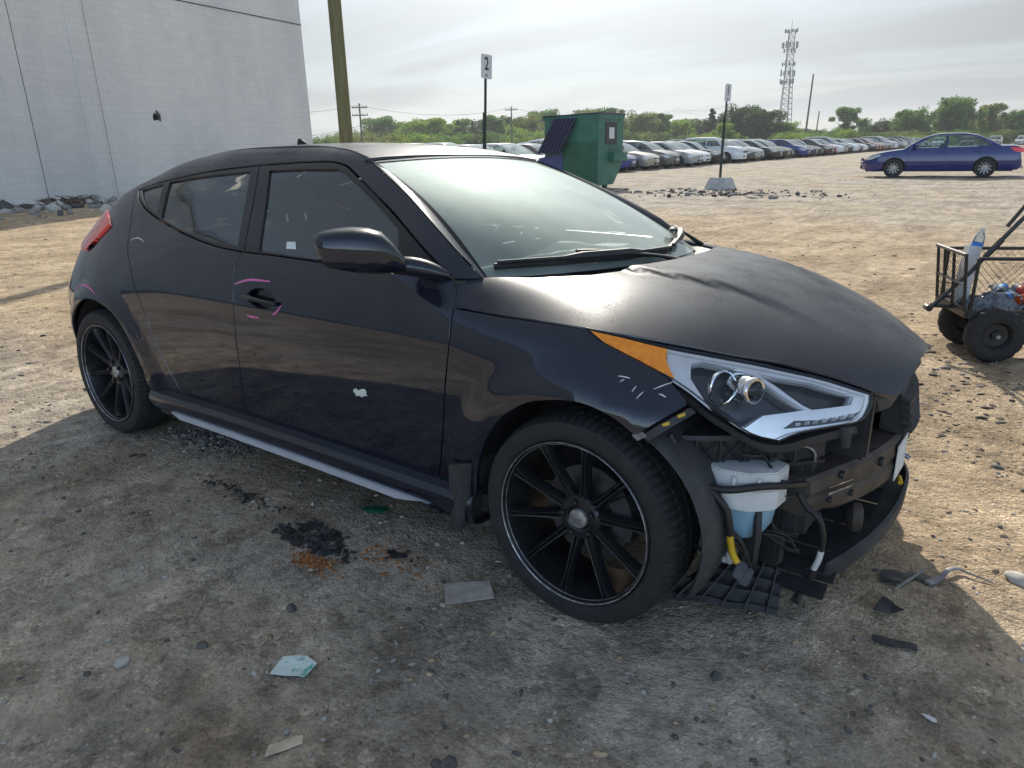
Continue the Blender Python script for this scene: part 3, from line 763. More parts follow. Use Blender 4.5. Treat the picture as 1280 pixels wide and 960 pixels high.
# ------------------------------------------------------------------ wheels
def make_wheel(name, parent, loc, side, steer=0.0):
    """hub axis along y; side -1: outer face towards -y"""
    root = empty(name)
    root.parent = parent; root.location = loc; root.rotation_euler = (0, 0, steer)
    F = Matrix.Scale(1, 4) if side > 0 else Matrix.Diagonal((1, -1, 1, 1))
    # h is measured outwards from the wheel centre plane; outer face at h = +.105
    tyre = [(.240, .088), (.246, .100), (.258, .106), (.278, .107), (.296, .101), (.305, .090), (.3105, .072), (.312, .05), (.3085, .047), (.3085, .038), (.312, .035), (.312, .004), (.3085, .001), (.3085, -.006), (.312, -.009), (.312, -.035), (.3085, -.038), (.3085, -.046), (.312, -.05), (.3105, -.072), (.305, -.09), (.292, -.102), (.26, -.104), (.240, -.095)]
    mb = MB(); n = 240
    V = []
    for i, (r_, h) in enumerate(tyre):
        for j in range(n):
            a = 2 * math.pi * (j + (abs(h) - .05) * 22 * (1 if abs(h) > .05 else 0) * .25) / n
            rr = r_
            if .296 < r_ and .030 < abs(h) < .099 and j % 3 == 0: rr -= .007
            V.append(F @ Vector((rr * math.cos(a), h, rr * math.sin(a))))
    k = len(tyre)
    mb.add(V, [(i * n + j, i * n + (j + 1) % n, (i + 1) * n + (j + 1) % n, (i + 1) * n + j) for i in range(k - 1) for j in range(n)])
    mb.build("tyre", RUBBER, root, smooth=28)
    mb = MB(); mb.lathe([(.243, .094), (.2435, .101), (.240, .105), (.236, .103), (.231, .092), (.228, .075), (.222, .05), (.214, .0), (.213, -.05), (.222, -.09), (.238, -.10)], 64, F)
    mb.build("rim", RIMBLK, root, smooth=35)
    mb = MB(); mb.lathe([(.2375, .1042), (.2385, .1062), (.2398, .1068), (.2408, .1058)], 72, F); mb.build("rim_edge", SCUFF, root, smooth=60)
    mb = MB(); mb.lathe([(.2305, .0935), (.2315, .0960), (.2325, .0955)], 72, F); mb.build("rim_edge", SCUFF, root, smooth=60)
    sp = MB()
    for q in range(10):
        a = 2 * math.pi * q / 10 + .18
        secs = []
        for t, r_, h, w in ((0, .045, .052, .0185), (.15, .075, .058, .0145), (.4, .125, .068, .0105), (.7, .180, .078, .0098), (.9, .216, .084, .0125), (1, .232, .084, .019)):
            c, s_ = math.cos(a), math.sin(a)
            ring = []
            for u, dh in ((-1.25, -.030), (-1.0, -.008), (-.66, .0), (-.34, -.001), (0, -.010), (.34, -.001), (.66, .0), (1.0, -.008), (1.25, -.030)):
                x = r_ * c - u * w * s_; z = r_ * s_ + u * w * c
                ring.append(F @ Vector((x, h + dh, z)))
            secs.append(ring)
        m1 = MB(); m1.loft(secs, close=True, caps=True); m1.build("spoke", RIMBLK, root, smooth=35)
    mb = MB(); mb.lathe([(.070, .02), (.068, .050), (.060, .058), (.040, .060), (.034, .056), (.032, .046), (.001, .046)], 40, F); mb.build("hub", RIMBLK, root, smooth=35)
    mb = MB(); mb.lathe([(.030, .046), (.030, .060), (.027, .064), (.015, .066), (.001, .0665)], 28, F); mb.build("hub_cap", SCUFF, root, smooth=40)
    for q in range(5):
        a = 2 * math.pi * q / 5 + .5
        mb = MB(); mm = F @ Matrix.Translation((.050 * math.cos(a), 0, .050 * math.sin(a)))
        mb.lathe([(.0095, .05), (.0095, .070), (.007, .073), (.001, .073)], 6, mm); mb.build("wheel_nut", RIMBLK, root)
    mb = MB(); mb.lathe([(.001, .02), (.07, .02), (.075, .0), (.140, .0), (.142, -.004), (.142, -.020), (.140, -.024), (.001, -.024)], 48, F); mb.build("brake_disc", STEEL, root, smooth=35)
    mb = MB()
    secs = []
    for a in np.linspace(R(-20), R(35), 8):
        c, s_ = math.cos(a), math.sin(a)
        secs.append([F @ Vector((r_ * c, h, r_ * s_)) for r_, h in ((.09, .016), (.15, .016), (.155, -.03), (.09, -.03))])
    mb.loft(secs, close=True, caps=True); mb.build("brake_caliper", GREYPL, root, smooth=30)
    return root
for x_ in (0, -2.65):
    for s_ in (-1, 1):
        make_wheel("wheel", car, (x_, s_ * .778, .306), s_, R(-1.0) if x_ == 0 else 0)

# ------------------------------------------------------------------ cabin
mb = MB(); mb.box((-1.45, 0, .24), (2.2, 1.62, .06)); mb.box((-.50, 0, .55), (.05, 1.55, .62)); mb.box((-2.75, 0, .55), (.9, 1.30, .55)); mb.build("floor_pan", INNER, car)
secs = []
for y in np.linspace(-.76, .76, 21):
    k = 1 - .25 * (abs(y) / .76) ** 3
    hump = .045 * math.exp(-((y - .36) / .17) ** 2)
    secs.append([(-.44, y, .885), (-.62, y, .905 + hump * .3), (-.82, y, .898 + hump), (-.93, y, .86 + hump * .6), (-.97, y, .78), (-.90, y, .60)])
mb = MB(); mb.loft(secs); mb.build("dashboard", plain("dash_plastic", (.45, .47, .43), rough=.6, var=.2), car, smooth=50)
for s_ in (-1, 1):
    def blob(name, secs_, parent=car):
        mb = MB(); mb.loft(secs_, close=True, caps=True); return mb.build(name, CLOTH, parent, smooth=60)
    def ring(c, w, d, ax):
        out = []
        for a in np.linspace(0, 2 * math.pi, 16, endpoint=False):
            ca, sa = math.cos(a), math.sin(a)
            p = Vector(c) + Vector((0, w * math.copysign(abs(ca) ** .6, ca), 0)) + Vector(ax) * (d * math.copysign(abs(sa) ** .7, sa))
            out.append(p)
        return out
    y0 = s_ * .37
    st = blob("front_seat", [ring((-1.58 - .0, y0, .50), .20, .05, (.9, 0, .3)), ring((-1.60, y0, .60), .25, .075, (.95, 0, .25)), ring((-1.66, y0, .80), .245, .07, (.95, 0, .25)), ring((-1.73, y0, .98), .20, .055, (.95, 0, .25)), ring((-1.75, y0, 1.03), .13, .04, (.95, 0, .25))])
    blob("seat_cushion", [ring((-1.60, y0, .45), .24, .06, (0, 0, 1)), ring((-1.3, y0, .48), .25, .075, (0, 0, 1)), ring((-1.08, y0, .50), .23, .06, (0, 0, 1))], st)
    blob("headrest", [ring((-1.755, y0, 1.07), .09, .035, (.95, 0, .25)), ring((-1.765, y0, 1.10), .13, .05, (.95, 0, .25)), ring((-1.785, y0, 1.18), .125, .05, (.95, 0, .25)), ring((-1.795, y0, 1.215), .09, .03, (.95, 0, .25))], st)
    mb = MB()
    for dy in (-.05, .05): mb.tube([(-1.745, y0 + dy, 1.0), (-1.765, y0 + dy, 1.12)], .007, 6)
    mb.build("headrest_post", CHROME, st)
    rs = blob("rear_seat", [ring((-2.38, y0 * .95, .55), .24, .06, (.9, 0, .4)), ring((-2.46, y0 * .95, .78), .25, .07, (.9, 0, .4)), ring((-2.55, y0 * .95, .93), .22, .05, (.9, 0, .4))])
    blob("headrest", [ring((-2.56, y0 * .95, .98), .10, .035, (.95, 0, .3)), ring((-2.57, y0 * .95, 1.03), .12, .045, (.95, 0, .3)), ring((-2.585, y0 * .95, 1.08), .09, .03, (.95, 0, .3))], rs)
mb = MB()
cS = Vector((-1.06, .37, .915)); aS = Vector((-.88, 0, .42)).normalized(); uS = Vector((0, 1, 0)); vS = aS.cross(uS)
mb.tube([cS + (uS * math.cos(a) + vS * math.sin(a)) * .185 for a in np.linspace(0, 2 * math.pi, 33)], .015, 8, cap=False)
for a in (0, math.pi, -math.pi / 2): mb.tube([cS - aS * .02, cS + (uS * math.cos(a) + vS * math.sin(a)) * .18], [.03, .014], 6)
mb.tube([cS - aS * .03, cS + aS * .012], [.07, .055], 14)
mb.build("steering_wheel", plain("steering_leather", (.02, .02, .021), rough=.5), car, smooth=50)
mb = MB(); mb.box((-1.02, 0, 1.215), (.02, .22, .065)); mb.tube([(-1.02, 0, 1.24), (-1.06, 0, 1.29)], .01, 6); mb.build("inside_mirror", PLASTIC, car, bevel=.01)
roofin = [(x, y * .96) for x, y in roof_poly]
panel("headliner", roofin, topR, plain("headliner_cloth", (.38, .37, .35), rough=.95), car, (0, 0, 1), gap=0, off=-.035, flange=0, s=.1)

# ------------------------------------------------------------------ exposed front end
def at_plan(x):  # plan half width of the nose
    return float(HW(x))
# engine-bay body behind everything
mb = MB(); mb.box((.10, 0, .42), (.86, 1.02, .34)); mb.box((.40, 0, .60), (.36, .60, .12)); mb.build("engine_bay", INNER, car, bevel=.02)
# radiator with core and tanks
mb = MB(); mb.box((.47, 0, .44), (.04, .80, .40)); rad = mb.build("radiator", PLASTIC, car, bevel=.006)
mb = MB()
for k in range(26): mb.box((.492, 0, .26 + k * .014), (.004, .70, .006))
o = mb.build("radiator_fins", GREYPL, rad); tag(o, kind="stuff")
for s_ in (-1, 1):
    mb = MB(); mb.box((.46, s_ * .43, .44), (.07, .07, .44)); mb.build("radiator_carrier", PLASTIC, car, bevel=.012)
# upper tie bar below the bonnet edge
secs = []
for y in np.linspace(-.34, .34, 25):
    x = .655 - .62 * max(0, abs(y) - .28) ** 1.25; z = .655 - .02 * abs(y)
    secs.append([(x - .07, y, z - .015), (x - .07, y, z + .02), (x, y, z + .016), (x + .015, y, z - .03), (x - .02, y, z - .05)])
mb = MB(); mb.loft(secs, close=True, caps=True); mb.build("upper_tie_bar", PLASTIC, car, smooth=25)
# bumper beam
def beam_pt(y):
    a = abs(y)
    return .680 - .09 * (a / .3) ** 2 * .55 if a < .3 else .6305 - .40 * (a - .3)
secs = []
for y in list(np.linspace(-.53, -.3, 6)) + list(np.linspace(-.28, .28, 15)) + list(np.linspace(.3, .53, 6)):
    x = beam_pt(y); zt_ = .452 + .012 * (1 - (y / .53) ** 2); zb_ = .345 - .018 * (1 if abs(y) < .42 else .3)
    secs.append([(x - .075, y, zt_ + .004), (x - .012, y, zt_ + .002), (x, y, zt_ - .010), (x + .004, y, (zt_ + zb_) / 2 + .016), (x - .004, y, (zt_ + zb_) / 2), (x + .004, y, (zt_ + zb_) / 2 - .016), (x, y, zb_ + .012), (x - .014, y, zb_), (x - .075, y, zb_ + .01)])
mb = MB(); mb.loft(secs, close=True, caps=True); beam = mb.build("bumper_beam", RUST, car, smooth=28)
tag(beam, "rusty bare steel bumper beam")
for y, z, r_ in ((-.41, .44, .012), (-.36, .372, .010), (-.22, .43, .014), (.08, .43, .014), (-.45, .375, .009)):
    mb = MB(); x = beam_pt(y) + .003; mb.tube([(x, y, z), (x + .010, y, z)], r_, 10); mb.build("bolt", PLASTIC, beam, smooth=40)
for y0, y1, z0, z1 in ((-.46, -.36, .392, .398), (-.46, -.36, .412, .416)):
    mb = MB(); mb.add([(beam_pt(y0) + .008, y0, z0), (beam_pt(y1) + .008, y1, z0), (beam_pt(y1) + .008, y1, z1), (beam_pt(y0) + .008, y0, z1)], [(0, 1, 2, 3)]); mb.build("weld_seam", SCUFF, beam)
mb = MB(); yA, yB = -.10, .03
mb.add([(beam_pt(yA) + .012, yA, .330), (beam_pt(yB) + .012, yB, .338), (beam_pt(yB) + .012, yB, .455), (beam_pt(yA) + .012, yA, .445), (beam_pt(yA) + .009, yA, .330), (beam_pt(yB) + .009, yB, .338), (beam_pt(yB) + .009, yB, .455), (beam_pt(yA) + .009, yA, .445)], [(0, 1, 2, 3), (7, 6, 5, 4), (0, 4, 5, 1), (1, 5, 6, 2), (2, 6, 7, 3), (3, 7, 4, 0)])
mb.build("paper_label", PAPER, beam)
mb = MB(); mb.tube([(.675, .05, .375), (.705, .046, .360)], [.009, .008], 8); mb.build("tow_stud", SCUFF, beam)
for s_ in (-1, 1):
    mb = MB(); mb.box((.42, s_ * .45, .40), (.22, .085, .10)); mb.build("crush_can", RUST, car, bevel=.01)
# ribbed absorber above the beam, on the middle and far side
ab = empty("grille_absorber"); ab.parent = car
secs = []
for y in np.linspace(-.06, .46, 14):
    x = beam_pt(y) + .0
    secs.append([(x - .06, y, .475), (x + .01, y, .468), (x + .022, y, .50), (x + .014, y, .575), (x - .02, y, .60), (x - .06, y, .59)])
mb = MB(); mb.loft(secs, close=True, caps=True); mb.build("absorber_body", PLASTIC, ab, smooth=30)
for k in range(5):
    z = .492 + k * .024; secs = []
    for y in np.linspace(-.07, .44, 12):
        x = beam_pt(y) + .016 - .004 * k; secs.append([(x - .01, y, z - .005), (x + .016, y, z - .009), (x + .018, y, z - .004), (x - .01, y, z + .005)])
    mb = MB(); mb.loft(secs, close=True, caps=True); mb.build("absorber_rib", GREYPL, ab)
# lamp carriers under each headlamp
for s_ in (-1, 1):
    lc = empty("lamp_carrier"); lc.parent = car
    secs = []
    for x in np.linspace(.235, .56, 12):
        yw = float(HW(x)) - .085; zt_ = .588 + .02 * (x - .24); zb_ = zt_ - .095
        secs.append([(x - .05, s_ * (yw - .07), zt_), (x, s_ * yw, zt_), (x + .002, s_ * (yw + .002), zt_ - .012), (x - .006, s_ * (yw - .012), zt_ - .014), (x - .006, s_ * (yw - .012), zb_ + .012), (x + .002, s_ * (yw + .002), zb_ + .010), (x, s_ * yw, zb_), (x - .05, s_ * (yw - .07), zb_)])
    mb = MB(); mb.loft(secs, close=True, caps=True); mb.build("carrier_body", PLASTIC, lc, smooth=25)
    for k in range(5):
        x0, x1 = .29 + k * .052, .29 + (k + 1) * .052
        for (xa, za), (xb, zb) in (((x0, 0), (x1, 1)), ((x0, 1), (x1, 0)), ((x0, 0), (x0, 1))):
            pa = (xa + .0, s_ * (float(HW(xa)) - .088), .505 + .075 * za); pb = (xb + .0, s_ * (float(HW(xb)) - .088), .505 + .075 * zb)
            mb = MB(); mb.tube([pa, pb], .0035, 4); mb.build("carrier_rib", PLASTIC, lc)
    # long dark bracket directly below the lamp and the yellow-marked fender clip strip
    secs = []
    for u, v in curve([(.20, .745), (.28, .70), (.352, .650), (.422, .600), (.48, .582), (.55, .598), (.62, .608)], 4):
        yw = float(Y(u, v))
        secs.append([(u, s_ * (yw - .004), v), (u - .03, s_ * (yw - .07), v + .01), (u - .02, s_ * (yw - .06), v - .03), (u + .004, s_ * (yw - .012), v - .022)])
    mb = MB(); mb.loft(secs, close=True, caps=True); mb.build("lamp_bracket", PLASTIC, lc, smooth=30)
    fnS = sideR if s_ < 0 else sideL
    panel("clip_strip", [(.20, .612), (.232, .640), (.29, .684), (.305, .672), (.25, .628), (.215, .596)], fnS, PLASTIC, lc, (0, s_, .3), gap=0, off=-.004, flange=.02, s=.02)
    for (a, b) in ((.245, .640), (.272, .660)):
        panel("clip", [(a, b), (a + .012, b + .004), (a + .010, b + .012), (a - .004, b + .006)], fnS, YELLOW, lc, (0, s_, .3), gap=0, off=.002, flange=.006, s=.02)
    panel("fender_end_tab", [(.176, .612), (.20, .624), (.212, .612), (.19, .598)], fnS, plain("scraped_tab", (.16, .16, .16), rough=.6, var=.8, scale=60), lc, (0, s_, .3), gap=0, off=-.002, flange=.01, s=.02)
    # front liner: curved black panel ahead of the tyre
    secs = []
    for t in np.linspace(0, 1, 16):
        a = R(62 - 84 * t); r_ = .362 + .022 * math.sin(math.pi * t)
        px, pz = r_ * math.cos(a), max(.305 + r_ * math.sin(a), .085)
        w = .868 - .055 * (1 - t) ** 2 * 0 - .03 * t * t
        secs.append([(px, s_ * .50, pz), (px + .006, s_ * .62, pz), (px + .012, s_ * .74, pz), (px + .008, s_ * (w - .03), pz), (px - .006, s_ * w, pz), (px - .014, s_ * (w - .012), pz), (px - .008, s_ * (w - .06), pz - .002)])
    mb = MB(); mb.loft(secs); mb.build("front_liner", GREYPL, car, smooth=60)
# washer bottle
sx = lambda z, k: [(.285 + k, -.62, z), (.30 + k, -.715, z), (.36 + k, -.74, z), (.44, -.725, z), (.492, -.675, z), (.498, -.60, z), (.40, -.56, z), (.29 + k, -.57, z)]
wb = MB(); wb.loft([sx(.515, .01), sx(.508, 0), sx(.47, 0), sx(.462, .004), sx(.42, .012), sx(.408, .02)], close=True, caps=True); bt_ = wb.build("washer_bottle", WHITEPL, car, bevel=.008)
tag(bt_, "white washer fluid bottle")
sy = lambda z, k: [(.31 + k, -.61, z), (.32 + k, -.70, z), (.37 + k, -.725, z), (.44, -.71 + k, z), (.475 - k, -.66, z), (.478 - k, -.60, z), (.40, -.57, z), (.31 + k, -.58, z)]
wb = MB(); wb.loft([sy(.409, 0), sy(.37, .004), sy(.33, .012), sy(.315, .03)], close=True, caps=True); wb.build("washer_bottle_base", BLUEPL, bt_, bevel=.006)
mb = MB(); mb.loft([sx(.4665, -.004), sx(.4635, -.004)], close=True, caps=True); mb.build("bottle_seam", WHITEPL, bt_)
for (a_, b_) in (((.33, -.728), .006), ((.40, -.742), .006), ((.455, -.715), .006)):
    mb = MB(); mb.tube([(a_[0], a_[1], .505), (a_[0], a_[1], .475)], b_, 6); mb.build("bottle_rib", WHITEPL, bt_)
mb = MB(); mb.tube([(.34, -.70, .345), (.345, -.705, .285)], [.018, .016], 12); mb.build("washer_pump", PLASTIC, bt_, smooth=40)
mb = MB(); mb.tube([(.455, -.69, .40), (.462, -.705, .33), (.458, -.70, .26)], [.010, .012, .008], 6); mb.build("bottle_bracket", PLASTIC, bt_, smooth=40)
rg2 = random.Random(21)
for k in range(22):   # bolts, clips and torn tabs over the bare front structure
    yb = rg2.uniform(-.66, -.30); xb = .30 + (.66 + yb) * .75 + rg2.uniform(-.02, .05); zb = rg2.uniform(.24, .58)
    mb = MB(); sz2 = rg2.uniform(.010, .030)
    mb.box((xb, yb, zb), (sz2, sz2 * rg2.uniform(.3, 1), sz2 * rg2.uniform(.4, 1.6)), Matrix.Rotation(rg2.uniform(-.6, .6), 3, 'Z') @ Matrix.Rotation(rg2.uniform(-.6, .6), 3, 'X')); mb.build("broken_clip", (PLASTIC, GREYPL, RUST, PLASTIC)[k % 4], car, bevel=.002)
for k in range(9):
    z0 = rg2.uniform(.36, .56); x0_ = rg2.uniform(.34, .46); pts_ = [(x0_, -.66 + rg2.uniform(-.08, .04), z0)]
    for q in range(4): pts_.append((pts_[-1][0] + rg2.uniform(.0, .05), pts_[-1][1] + rg2.uniform(.0, .06), pts_[-1][2] - rg2.uniform(-.01, .07)))
    mb = MB(); mb.tube(curve(pts_, 4), rg2.uniform(.003, .006), 6); mb.build("wire", WIRE if k % 4 else GREYPL, car, smooth=60)
for (c, sz, rz) in (((.372, -.705, .305), (.030, .03, .026), 20), ((.352, -.70, .300), (.020, .02, .018), -10), ((.372, -.70, .246), (.040, .02, .018), 12), ((.395, -.70, .252), (.014, .02, .036), -8), ((.352, -.70, .238), (.012, .018, .022), 0)):
    mb = MB(); mb.box(c, sz, Matrix.Rotation(R(rz), 3, 'Y')); mb.build("connector", WHITEPL, car, bevel=.003)
def hose(name, pts, r_, mat, n=7, parent=car):
    mb = MB(); mb.tube(curve(pts, 5), r_, n); return mb.build(name, mat, parent, smooth=60)
hose("wiring_loom", [(.24, -.79, .60), (.275, -.785, .545), (.315, -.775, .50), (.36, -.77, .46), (.392, -.762, .42), (.402, -.757, .38), (.405, -.750, .345)], .0105, WIRE)
hose("wire_sleeve", [(.405, -.750, .347), (.409, -.748, .32), (.416, -.745, .29), (.428, -.742, .268)], .0095, YELLOW)
hose("wiring_loom", [(.345, -.772, .472), (.40, -.76, .475), (.46, -.72, .485), (.51, -.64, .472), (.53, -.56, .45)], .010, WIRE)
hose("wire", [(.30, -.778, .51), (.305, -.775, .45), (.315, -.765, .40), (.36, -.755, .36), (.41, -.74, .33), (.445, -.725, .285)], .0055, WIRE)
hose("wire", [(.33, -.775, .49), (.355, -.765, .43), (.385, -.755, .38), (.43, -.735, .33), (.45, -.72, .27), (.455, -.71, .24)], .0055, WIRE)
hose("wire", [(.29, -.775, .50), (.28, -.765, .43), (.285, -.755, .36), (.30, -.745, .30), (.33, -.73, .26)], .004, WIRE)
hose("wire", [(.42, -.745, .345), (.44, -.735, .31), (.442, -.73, .27), (.435, -.735, .235)], .0045, WIRE)
for c in ((.437, -.738, .245), (.45, -.725, .225)):
    mb = MB(); mb.box(c, (.026, .022, .05), Matrix.Rotation(R(15), 3, 'Y')); mb.build("connector", plain("grey_connector", (.10, .11, .13), rough=.5), car, bevel=.004)
hose("hanging_hose", [(.52, -.56, .42), (.545, -.565, .39), (.578, -.565, .365), (.592, -.56, .32), (.592, -.555, .268)], .008, WIRE)
hose("hose_end", [(.592, -.555, .270), (.588, -.553, .24), (.578, -.55, .205)], .0085, WHITEPL)
hose("hose_plug", [(.578, -.55, .207), (.573, -.548, .175)], .011, WIRE)
mb = MB(); hm = Matrix.Translation((.625, -.30, .275)) @ Matrix.Rotation(R(-90 + 18), 4, 'Z')
mb.lathe([(.001, .0), (.012, .004), (.014, .010), (.030, .010), (.032, .016), (.042, .012), (.045, .0), (.043, -.012), (.02, -.03), (.001, -.03)], 28, hm); mb.build("horn", RUST, car, smooth=40)
hose("lamp_stay", [(.505, -.60, .565), (.53, -.575, .562), (.545, -.56, .545), (.548, -.556, .52)], .004, SCUFF)
mb = MB(); mb.tube([(.60, -.50, .61), (.605, -.50, .555)], [.018, .012], 10); mb.build("lamp_bulb_holder", GREYPL, car, smooth=50)
for s_ in (-1, 1):
    mb = MB(); mb.box((.575, s_ * .345, .575), (.13, .035, .20), Matrix.Rotation(R(s_ * 8), 3, 'Z')); mb.build("air_guide", PLASTIC, car, bevel=.01)
mb = MB(); mb.box((.40, 0, .48), (.04, 1.10, .40)); mb.build("core_support", INNER, car, bevel=.01)
# lower carrier and slatted under-tray
ut = empty("under_tray"); ut.parent = car
tz = lambda y: .27 + .30 * min(y, .05) - .02 * max(0, y - .05)
secs = []
for y in np.linspace(-.40, .44, 25):
    x = .700 - .40 * (y / .42) ** 2 * .34; z = tz(y)
    secs.append([(x - .055, y, z - .052), (x, y, z - .056), (x + .012, y, z - .050), (x + .014, y, z - .004), (x + .004, y, z + .002), (x + .000, y, z - .035), (x - .055, y, z - .038)])
mb = MB(); mb.loft(secs, close=True, caps=True); mb.build("lower_rail", GREYPL, ut, smooth=30)
for k in range(15):
    y = -.45 + k * .064
    mb = MB(); mb.box((.535 - .10 * abs(y), y, tz(y) - .048 + .004 * (k % 2)), (.26 - .10 * abs(y), .054, .012), Matrix.Rotation(R(random.uniform(-3, 3)) + math.atan(.30 if y < .05 else 0), 3, 'X')); mb.build("tray_slat", PLASTIC, ut)
for xx in (.42, .56):
    mb = MB(); mb.tube([(xx - .06 * abs(y), y, tz(y) - .06) for y in (-.5, -.3, -.1, .1, .3, .5)], .012, 6); mb.build("tray_cross_member", PLASTIC, ut)
for s_ in (-1, 1):
    mb = MB(); mb.box((.44, s_ * .50, .27), (.08, .05, .22), Matrix.Rotation(R(s_ * 12), 3, 'Z')); mb.box((.40, s_ * .55, .24), (.05, .05, .18)); mb.build("tray_upright", PLASTIC, ut, bevel=.01)
mb = MB(); mb.tube([(.69, -.02, .315), (.70, -.05, .31)], .008, 8); mb.build("yellow_clip", YELLOW, ut)
# torn splash shield hanging down to the ground
mb = MB(); secs = []
for t in np.linspace(0, 1, 10):
    a = Vector((.235 + .0 * t, -.66 + .06 * t, .105 - .07 * t)).lerp(Vector((.50, -.40, .035)), 0)
    p0 = Vector((.25, -.79, .120)).lerp(Vector((.50, -.56, .035)), t); p1 = Vector((.30, -.50, .15)).lerp(Vector((.47, -.42, .10)), t)
    secs.append([p0.lerp(p1, u) + Vector((0, 0, .006 * math.sin(u * 22) - .004 * math.sin(t * 14))) for u in np.linspace(0, 1, 12)])
mb.loft(secs); ss = mb.build("splash_shield", PLASTIC, car, smooth=40)
for t in (.1, .3, .5, .7, .9):
    p0 = Vector((.25, -.79, .124)).lerp(Vector((.50, -.56, .039)), t); p1 = Vector((.30, -.50, .156)).lerp(Vector((.47, -.42, .106)), t)
    mb = MB(); mb.tube([p0, p1], .004, 4); mb.build("shield_rib", GREYPL, ss)
# ------------------------------------------------------------------ ground
def vnoise(x, y, f, seed):
    """smooth value noise on arrays"""
    X = x * f + seed * 17.3; Yy = y * f - seed * 9.1
    i = np.floor(X).astype(int); j = np.floor(Yy).astype(int); a = X - i; b = Yy - j
    a = a * a * (3 - 2 * a); b = b * b * (3 - 2 * b)
    def h(p, q): return ((np.sin(p * 127.1 + q * 311.7 + seed * 74.7) * 43758.5453) % 1.0)
    return (h(i, j) * (1 - a) + h(i + 1, j) * a) * (1 - b) + (h(i, j + 1) * (1 - a) + h(i + 1, j + 1) * a) * b - .5
def ground_z(x, y):
    x = np.asarray(x, float); y = np.asarray(y, float)
    z = .030 * vnoise(x, y, .55, 1) + .020 * vnoise(x, y, 1.7, 2) + .010 * vnoise(x, y, 5.3, 3) + .008 * vnoise(x, y, 13, 4)
    near = np.exp(-((np.maximum(0, np.abs(x + 1.3) - 1.7)) / .7) ** 2 - ((np.maximum(0, np.abs(y) - 1.1)) / .6) ** 2)
    z = z * (1 - .75 * near)
    dip = -.046 * smooth(-.75, .9, y) * smooth(2.6, 1.4, y) * smooth(-5.0, -3.6, x) * smooth(2.2, 1.0, x)
    far = smooth(60, 25, np.hypot(x, y - 5))
    return z * far + dip - .004
def spread(a, b, lo, hi, step, grow=1.18):
    c = list(np.arange(a, b + 1e-6, step))
    d = step; p = a
    left = []
    while p > lo: d *= grow; p -= d; left.append(p)
    d = step; p = c[-1]; right = []
    while p < hi: d *= grow; p += d; right.append(p)
    return np.array(left[::-1] + c + right)
gx = spread(-4.2, 2.4, -900, 900, .032); gy = spread(-2.6, 4.2, -900, 1200, .032)
GX, GY = np.meshgrid(gx, gy, indexing='ij')
GZ = ground_z(GX, GY)
me = bpy.data.meshes.new("ground")
nx, ny = GX.shape
idx = np.arange(nx * ny).reshape(nx, ny)
quads = np.stack([idx[:-1, :-1], idx[1:, :-1], idx[1:, 1:], idx[:-1, 1:]], -1).reshape(-1, 4)
me.vertices.add(nx * ny); me.vertices.foreach_set("co", np.stack([GX, GY, GZ], -1).astype(np.float32).ravel())
me.loops.add(len(quads) * 4); me.loops.foreach_set("vertex_index", quads.astype(np.int32).ravel())
me.polygons.add(len(quads)); me.polygons.foreach_set("loop_start", np.arange(0, len(quads) * 4, 4, dtype=np.int32))
me.polygons.foreach_set("loop_total", np.full(len(quads), 4, dtype=np.int32))
me.polygons.foreach_set("use_smooth", np.ones(len(quads), dtype=bool))
me.update(); me.validate()
gm, t, b = new_mat("dirt_yard")
setp(b, rough=.92, spec=.25)
big = tex_noise(t, .16, 5, .6); mid = tex_noise(t, 1.1, 6, .62, dist=.4); fin = tex_noise(t, 9, 7, .7); grain = tex_noise(t, 70, 4, .7)
c1 = ramp(t, mid, [(.28, (.31, .225, .140)), (.45, (.46, .345, .220)), (.58, (.56, .428, .282)), (.75, (.63, .50, .350))])
c2 = ramp(t, fin, [(.30, (.45,) * 3), (.5, (.95,) * 3), (.75, (1.18,) * 3)])
c = mixc(t, 1.0, c1, c2, 'MULTIPLY')
grey = ramp(t, mid, [(.3, (.27, .24, .20)), (.55, (.47, .425, .36)), (.8, (.62, .57, .495))])
# grey crushed stone away from the pale dirt, and compacted ground by the hatchback, greyed for its shade too
tcn = t.nodes.new("ShaderNodeTexCoord"); sp = t.nodes.new("ShaderNodeSeparateXYZ"); t.links.new(tcn.outputs["Object"], sp.inputs[0])
mr = t.nodes.new("ShaderNodeMapRange"); mr.interpolation_type = 'SMOOTHSTEP'
mr.inputs["From Min"].default_value = 11; mr.inputs["From Max"].default_value = 17; t.links.new(mth(t, 'ADD', sp.outputs[1], mth(t, 'MULTIPLY', big, 6)), mr.inputs[0])
gfac = mth(t, 'MULTIPLY', mr.outputs[0], ramp(t, big, [(.35, (.35,) * 3), (.6, (.95,) * 3)]), clamp=True)
mr2 = t.nodes.new("ShaderNodeMapRange"); mr2.interpolation_type = 'SMOOTHSTEP'  # greys the near ground, partly putting the car's shade tone into the colour
mr2.inputs["From Min"].default_value = 1.0; mr2.inputs["From Max"].default_value = -.6; t.links.new(mth(t, 'ADD', sp.outputs[1], mth(t, 'MULTIPLY', mid, 1.2)), mr2.inputs[0])
n2 = ramp(t, tex_noise(t, .8, 6, .6, dist=.8), [(.34, (.40,) * 3), (.58, (.95,) * 3)])
gfac = mth(t, 'MAXIMUM', gfac, mth(t, 'MULTIPLY', mr2.outputs[0], n2), clamp=True)
c = mixc(t, gfac, c, mixc(t, 1.0, grey, c2, 'MULTIPLY'))
gr = ramp(t, grain, [(.25, (.55,) * 3), (.5, (1,) * 3), (.8, (1.25,) * 3)])
c = mixc(t, .85, c, gr, 'MULTIPLY')
